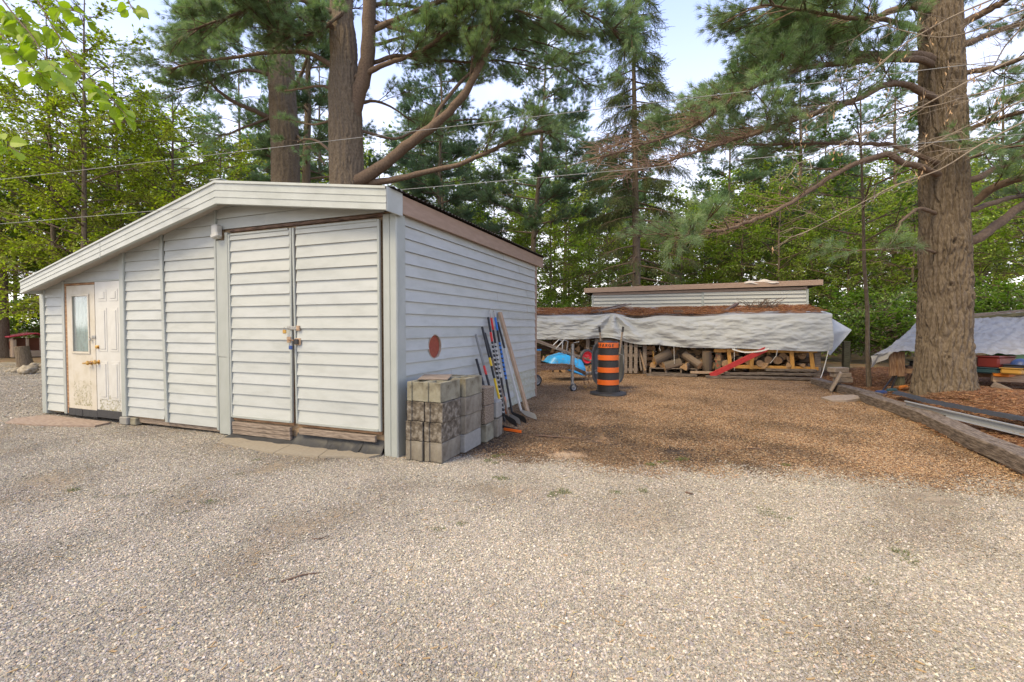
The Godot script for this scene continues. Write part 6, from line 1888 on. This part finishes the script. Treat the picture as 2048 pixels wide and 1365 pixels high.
		proc_tree("leafy_tree", "small green leafy tree, %s of the understorey behind the sheds" % q[-1], "green understorey trees behind the sheds", (q[0] - 1024.0) / 942.0 * q[1], -q[1], q[2], .075, 1.0, 2.3, 36, "leaf", Color(1.75, 1.55, 2.0), {"dense": 2.3, "per": 4})
	for q in by_place([[480, 27.0, 17, 5.0], [310, 34.0, 18, 8.0], [640, 29.0, 18, 6.0], [840, 33.0, 17, 7.0], [1130, 33.0, 16, 8.0], [1240, 36.0, 15, 7.0], [1790, 25.0, 15, 3.0], [1990, 26.0, 15, 3.5], [2110, 24.0, 15, 4.0], [1640, 36.0, 17, 4.0], [1540, 38.0, 16, 5.0], [560, 38.0, 18, 7.0]]):
		proc_tree("pine_tree", "tall straight background pine, %s in the wood's far row" % q[-1], "background pines of the wood", (q[0] - 1024.0) / 942.0 * q[1], -q[1], q[2], .17, q[3], 3.0, 34, "pine", Color(1.2, 1.3, 1.25), {"dense": 2.3, "per": 3, "size": Vector2(1.8, 2.9)})
	for q in by_place([[1000, 25.0, 8.0], [1140, 30.0, 10.0], [1220, 25.0, 7.0], [1290, 26.0, 7.5], [1360, 24.0, 7.0], [1440, 29.0, 10.0], [1520, 26.0, 10.0], [1600, 33.0, 12.0], [1670, 26.0, 9.5], [1740, 28.0, 11.0], [1850, 22.0, 9.0], [2010, 24.0, 9.0], [700, 26.0, 10.0], [500, 25.0, 10.5], [590, 30.0, 11.0], [190, 30.0, 12.0]]):
		proc_tree("leafy_tree", "pale spring green tree, %s of the far leafy row" % q[-1], "pale leafy trees far in the wood", (q[0] - 1024.0) / 942.0 * q[1], -q[1], q[2], .08, .8, 2.6, 36, "leaf", Color(1.95, 1.65, 2.1), {"dense": 2.1, "per": 4, "size": Vector2(1.2, 1.9)})
	for q in by_place([[30, 30.0, 14.0], [270, 34.0, 16.0], [400, 31.0, 15.0], [540, 36.0, 16.0], [660, 34.0, 15.0], [760, 38.0, 17.0], [880, 35.0, 16.0], [990, 40.0, 17.0], [1110, 38.0, 15.0], [1200, 42.0, 16.0], [1300, 38.0, 13.0], [1420, 40.0, 13.0], [1500, 36.0, 14.0], [1620, 38.0, 15.0], [1760, 36.0, 15.0], [1870, 34.0, 14.0], [1960, 32.0, 14.0]]):
		proc_tree("leafy_tree", "tall pale green tree, %s of the rearmost leafy trees" % q[-1], "tall pale trees at the back of the wood", (q[0] - 1024.0) / 942.0 * q[1], -q[1], q[2], .12, 2.5, 3.6, 44, "leaf", Color(1.95, 1.7, 2.3), {"dense": 1.9, "per": 4, "size": Vector2(1.9, 2.9)})
	# shrubs along the edge of the wood
	for q in by_place([[1700, 15.5, 2.0], [1760, 14.0, 1.7], [1800, 16.5, 2.3], [1690, 18.5, 2.6], [1990, 14.5, 2.2], [2080, 13.5, 2.0], [1120, 19.0, 2.4], [1090, 21.0, 2.6], [40, 24.0, 2.8], [90, 27.0, 3.0], [-20, 27.0, 3.0], [130, 25.0, 2.6]]):
		proc_tree("shrub", "low green shrub, %s along the edge of the wood" % q[-1], "shrubs along the edge of the wood", (q[0] - 1024.0) / 942.0 * q[1], -q[1], q[2], .03, .2, 1.2, 22, "leaf", Color(1.1, 1.15, 1.5), {"dense": 5.0, "per": 4})

	# linden bough hanging in at the top left
	var L := thing("linden_tree", "linden bough with big bright heart shaped leaves hanging in at the top left", "tree")
	pipe("trunk", [Vector3(-8.6, -.05, -2.6), Vector3(-8.5, 2.5, -2.65), Vector3(-8.3, 5.2, -2.7)], .2, M.bark, L, 12, .13)
	rng.seed = 120
	var lp := Geo.new()
	lp.col = Color(.32, .42, .04)
	var outline := [Vector2(0, 0), Vector2(.18, .30), Vector2(.32, .42), Vector2(.60, .43), Vector2(.85, .28), Vector2(1.0, .10), Vector2(1.12, 0)]
	for s in [-1, 1]:
		for k in outline.size() - 1:
			var a: Vector2 = outline[k]
			var b: Vector2 = outline[k + 1]
			var f := func(q: Vector2) -> Vector3: return Vector3(q.x, q.y * .25 - q.x * q.x * .18, q.y * s)
			lp.face([f.call(Vector2(a.x, 0)), f.call(Vector2(b.x, 0)), f.call(b), f.call(a)], Vector3.UP)
	var lm := lp.mesh()
	var twigs := [[Vector3(-3.68, 3.95, -3.6), Vector3(-3.48, 3.68, -3.52), Vector3(-3.29, 3.42, -3.45), Vector3(-3.08, 3.16, -3.37), Vector3(-2.88, 2.97, -3.3), Vector3(-2.72, 2.83, -3.25), Vector3(-2.58, 2.69, -3.2)], [Vector3(-3.76, 3.81, -3.4), Vector3(-3.35, 3.38, -3.23), Vector3(-3.17, 3.21, -3.16), Vector3(-2.98, 2.99, -3.07), Vector3(-2.8, 2.86, -3)], [Vector3(-3.72, 3.46, -3.3), Vector3(-3.39, 3.22, -3.18), Vector3(-3.23, 3.08, -3.11), Vector3(-3.02, 2.91, -3.03), Vector3(-2.94, 2.86, -3)], [Vector3(-3.63, 2.67, -3.2), Vector3(-3.36, 2.53, -3.1), Vector3(-3.23, 2.45, -3.05), Vector3(-3.1, 2.38, -3)], [Vector3(-3.6, 3.95, -3.6), Vector3(-3.33, 3.66, -3.54), Vector3(-3.16, 3.58, -3.51), Vector3(-3.13, 3.52, -3.5)], [Vector3(-2.92, 3.88, -3.5), Vector3(-2.72, 3.62, -3.38), Vector3(-2.64, 3.5, -3.33), Vector3(-2.59, 3.45, -3.3)], [Vector3(-4.21, 3.75, -3.8), Vector3(-3.86, 3.65, -3.72), Vector3(-3.61, 3.58, -3.67), Vector3(-3.32, 3.44, -3.6)], [Vector3(-4.13, 3.84, -3.6), Vector3(-3.82, 3.64, -3.51), Vector3(-3.59, 3.53, -3.46), Vector3(-3.42, 3.39, -3.4)]]
	for w in twigs.size():
		var t: Array = smooth(twigs[w], 3)
		pipe("bough", [Vector3(-8.3, 5.0, -2.7), (t[0] + Vector3(-8.3, 5.2, -2.7)) / 2 + Vector3(0, .25, 0), t[0]], .03, M.limb_bark, L, 6, .008)
		pipe("twig", t, .006, M.limb_bark, L, 5, .002)
		for k in [46, 30, 28, 12, 14, 8, 26, 24][w]:
			var p := point_on(t, rnd(.22, 1.0))
			var d := Vector3(rnd(-.7, .9), rnd(-1.0, .1), rnd(-.4, .8)).normalized()
			var s := rnd(.06, .105)
			var tf := facing(d, p + d * .03, s, .9)
			pipe("leaf_stalk", [p, p + d * .03], .0014, M.limb_bark, L, 3)
			part("leaf", lm, M.leaves, L, tf)
	# bare maple twigs with dry seeds hanging in before the big pine
	var K := thing("maple_tree", "bare grey maple twigs with dry hanging seeds before the big pine", "tree")
	pipe("trunk", [Vector3(9.4, -.05, -5.2), Vector3(9.4, 2.5, -5.2), Vector3(9.2, 5.4, -5.3)], .16, M.bark, K, 12, .09)
	var arms := [[Vector3(6.32, 5.44, -5.6), Vector3(5.89, 5.28, -5.8), Vector3(5.46, 5.14, -5.98), Vector3(5, 4.89, -6.17), Vector3(4.62, 4.53, -6.35), Vector3(4.31, 4.27, -6.47), Vector3(3.99, 4, -6.6)], [Vector3(6.52, 4.64, -5.6), Vector3(6.12, 4.53, -5.73), Vector3(5.73, 4.37, -5.86), Vector3(5.21, 4.09, -6.02), Vector3(4.75, 3.86, -6.15), Vector3(4.21, 3.63, -6.3), Vector3(3.81, 3.47, -6.4)], [Vector3(6.48, 3.87, -5.5), Vector3(6.09, 3.73, -5.61), Vector3(5.64, 3.48, -5.74), Vector3(5.26, 3.22, -5.85), Vector3(4.8, 3.06, -5.96), Vector3(4.32, 2.79, -6.07), Vector3(3.77, 2.49, -6.2)], [Vector3(6.61, 5.35, -5.8), Vector3(6.44, 5.05, -6.08), Vector3(6.37, 4.9, -6.2), Vector3(6.35, 4.69, -6.32), Vector3(6.32, 4.56, -6.4)], [Vector3(6.45, 4.98, -5.6), Vector3(6.16, 5.1, -5.78), Vector3(5.81, 5.01, -6.02), Vector3(5.51, 5.02, -6.18), Vector3(5.14, 5.23, -6.36), Vector3(4.85, 5.45, -6.5)], [Vector3(6.36, 4.24, -5.5), Vector3(6.07, 4.21, -5.71), Vector3(5.74, 4.17, -5.93), Vector3(5.33, 4.12, -6.16), Vector3(5.05, 4.25, -6.3)], [Vector3(6.36, 4.04, -5.5), Vector3(6.1, 3.99, -5.69), Vector3(5.68, 3.79, -5.98), Vector3(5.32, 3.6, -6.21), Vector3(5.13, 3.55, -6.3)]]
	var seeds := []
	rng.seed = 131
	for w in arms.size():
		var t: Array = smooth(arms[w], 3)
		pipe("bough", [Vector3(9.2, 5.3, -5.3), (t[0] + Vector3(9.2, 5.3, -5.3)) / 2 + Vector3(0, .1, 0), t[0]], .03, M.twig_grey, K, 6, .012)
		var tg := Geo.new()
		var rr := []
		for k in t.size():
			rr.append(lerpf(.012, .004, float(k) / t.size()))
		tg.tube(t, rr, 6)
		for k in 18:
			var p := point_on(t, rnd(.1, 1.0))
			var e := p + Vector3(rnd(-.5, .12), rnd(-.28, .2), rnd(-.25, .25))
			var mid := p.lerp(e, .5) + Vector3(0, rnd(-.08, .08), 0)
			tg.tube([p, mid, e], [.005, .004, .002], 4, false)
			for j in 2:
				var e2 := mid + Vector3(rnd(-.25, .1), rnd(-.2, .08), rnd(-.15, .15))
				tg.tube([mid, e2], [.003, .0015], 3, false)
			if rng.randf() < .3:
				for j in 5:
					seeds.append(Transform3D(Basis.from_euler(Vector3(rnd(-.5, .5), rnd(0, TAU), PI / 2 + rnd(-.4, .4))).scaled(Vector3.ONE * rnd(.8, 1.5)), e + Vector3(rnd(-.03, .03), rnd(-.16, 0), rnd(-.03, .03))))
		part("twigs", tg, M.twig_grey, K)
	var sg := Geo.new()
	sg.col = Color(.50, .34, .20)
	leaf_face(sg, Vector3.ZERO, Vector3.RIGHT, Vector3.UP, .05, .016)
	scatter("dry_seeds", sg.mesh(), M.litter, seeds, K)

# ---------- scene ----------
func _ready() -> void:
	var cam := Camera3D.new()
	cam.name = "camera"
	cam.position = Vector3(0, 1.28, 0)
	cam.rotation_degrees = Vector3(-1.64, 0, 0)
	cam.fov = 71.85
	cam.near = .05
	cam.far = 400
	add_child(cam)
	var env := Environment.new()
	env.background_mode = Environment.BG_SKY
	var sky := Sky.new()
	var sm := ProceduralSkyMaterial.new()
	sm.sky_top_color = Color(.37, .46, .66)
	sm.sky_horizon_color = Color(.94, .925, .90)
	sm.sky_curve = .22
	sm.ground_horizon_color = Color(.8, .79, .76)
	sm.ground_bottom_color = Color(.4, .38, .33)
	sm.sky_energy_multiplier = 1.1
	var cn := FastNoiseLite.new()
	cn.seed = 4
	cn.frequency = .011
	cn.fractal_octaves = 5
	var ct := NoiseTexture2D.new()
	ct.noise = cn
	ct.width = 1024
	ct.height = 512
	ct.seamless = true
	var cr := Gradient.new()
	cr.offsets = PackedFloat32Array([0, .6, .95, 1])
	cr.colors = PackedColorArray([Color(0, 0, 0), Color(0, 0, 0), Color(.62, .60, .56), Color(.68, .66, .62)])
	ct.color_ramp = cr
	sm.sky_cover = ct
	sky.sky_material = sm
	env.sky = sky
	env.tonemap_mode = Environment.TONE_MAPPER_LINEAR
	env.tonemap_exposure = 2.8
	env.sdfgi_enabled = true
	env.ssao_enabled = true
	env.ssil_enabled = true
	var we := WorldEnvironment.new()
	we.name = "environment"
	we.environment = env
	add_child(we)
	var sun := DirectionalLight3D.new()
	sun.name = "sun"
	sun.light_color = Color(1.0, .92, .78)
	sun.light_energy = .5
	sun.light_angular_distance = 30.0
	sun.shadow_enabled = true
	sun.rotation_degrees = Vector3(-50, -52, 0)
	add_child(sun)
	noise_a.seed = 21
	noise_a.frequency = .1
	noise_b.seed = 22
	noise_b.frequency = .3
	cells.noise_type = FastNoiseLite.TYPE_CELLULAR
	cells.cellular_return_type = FastNoiseLite.RETURN_DISTANCE2_SUB
	cells.fractal_type = FastNoiseLite.FRACTAL_NONE
	rng.seed = 1
	make_materials()
	build_ground()
	build_shed()
	build_back_shed()
	build_shelter()
	build_rack()
	build_trees()
	build_yard_things()
	build_side_things()
	scatter_ground()
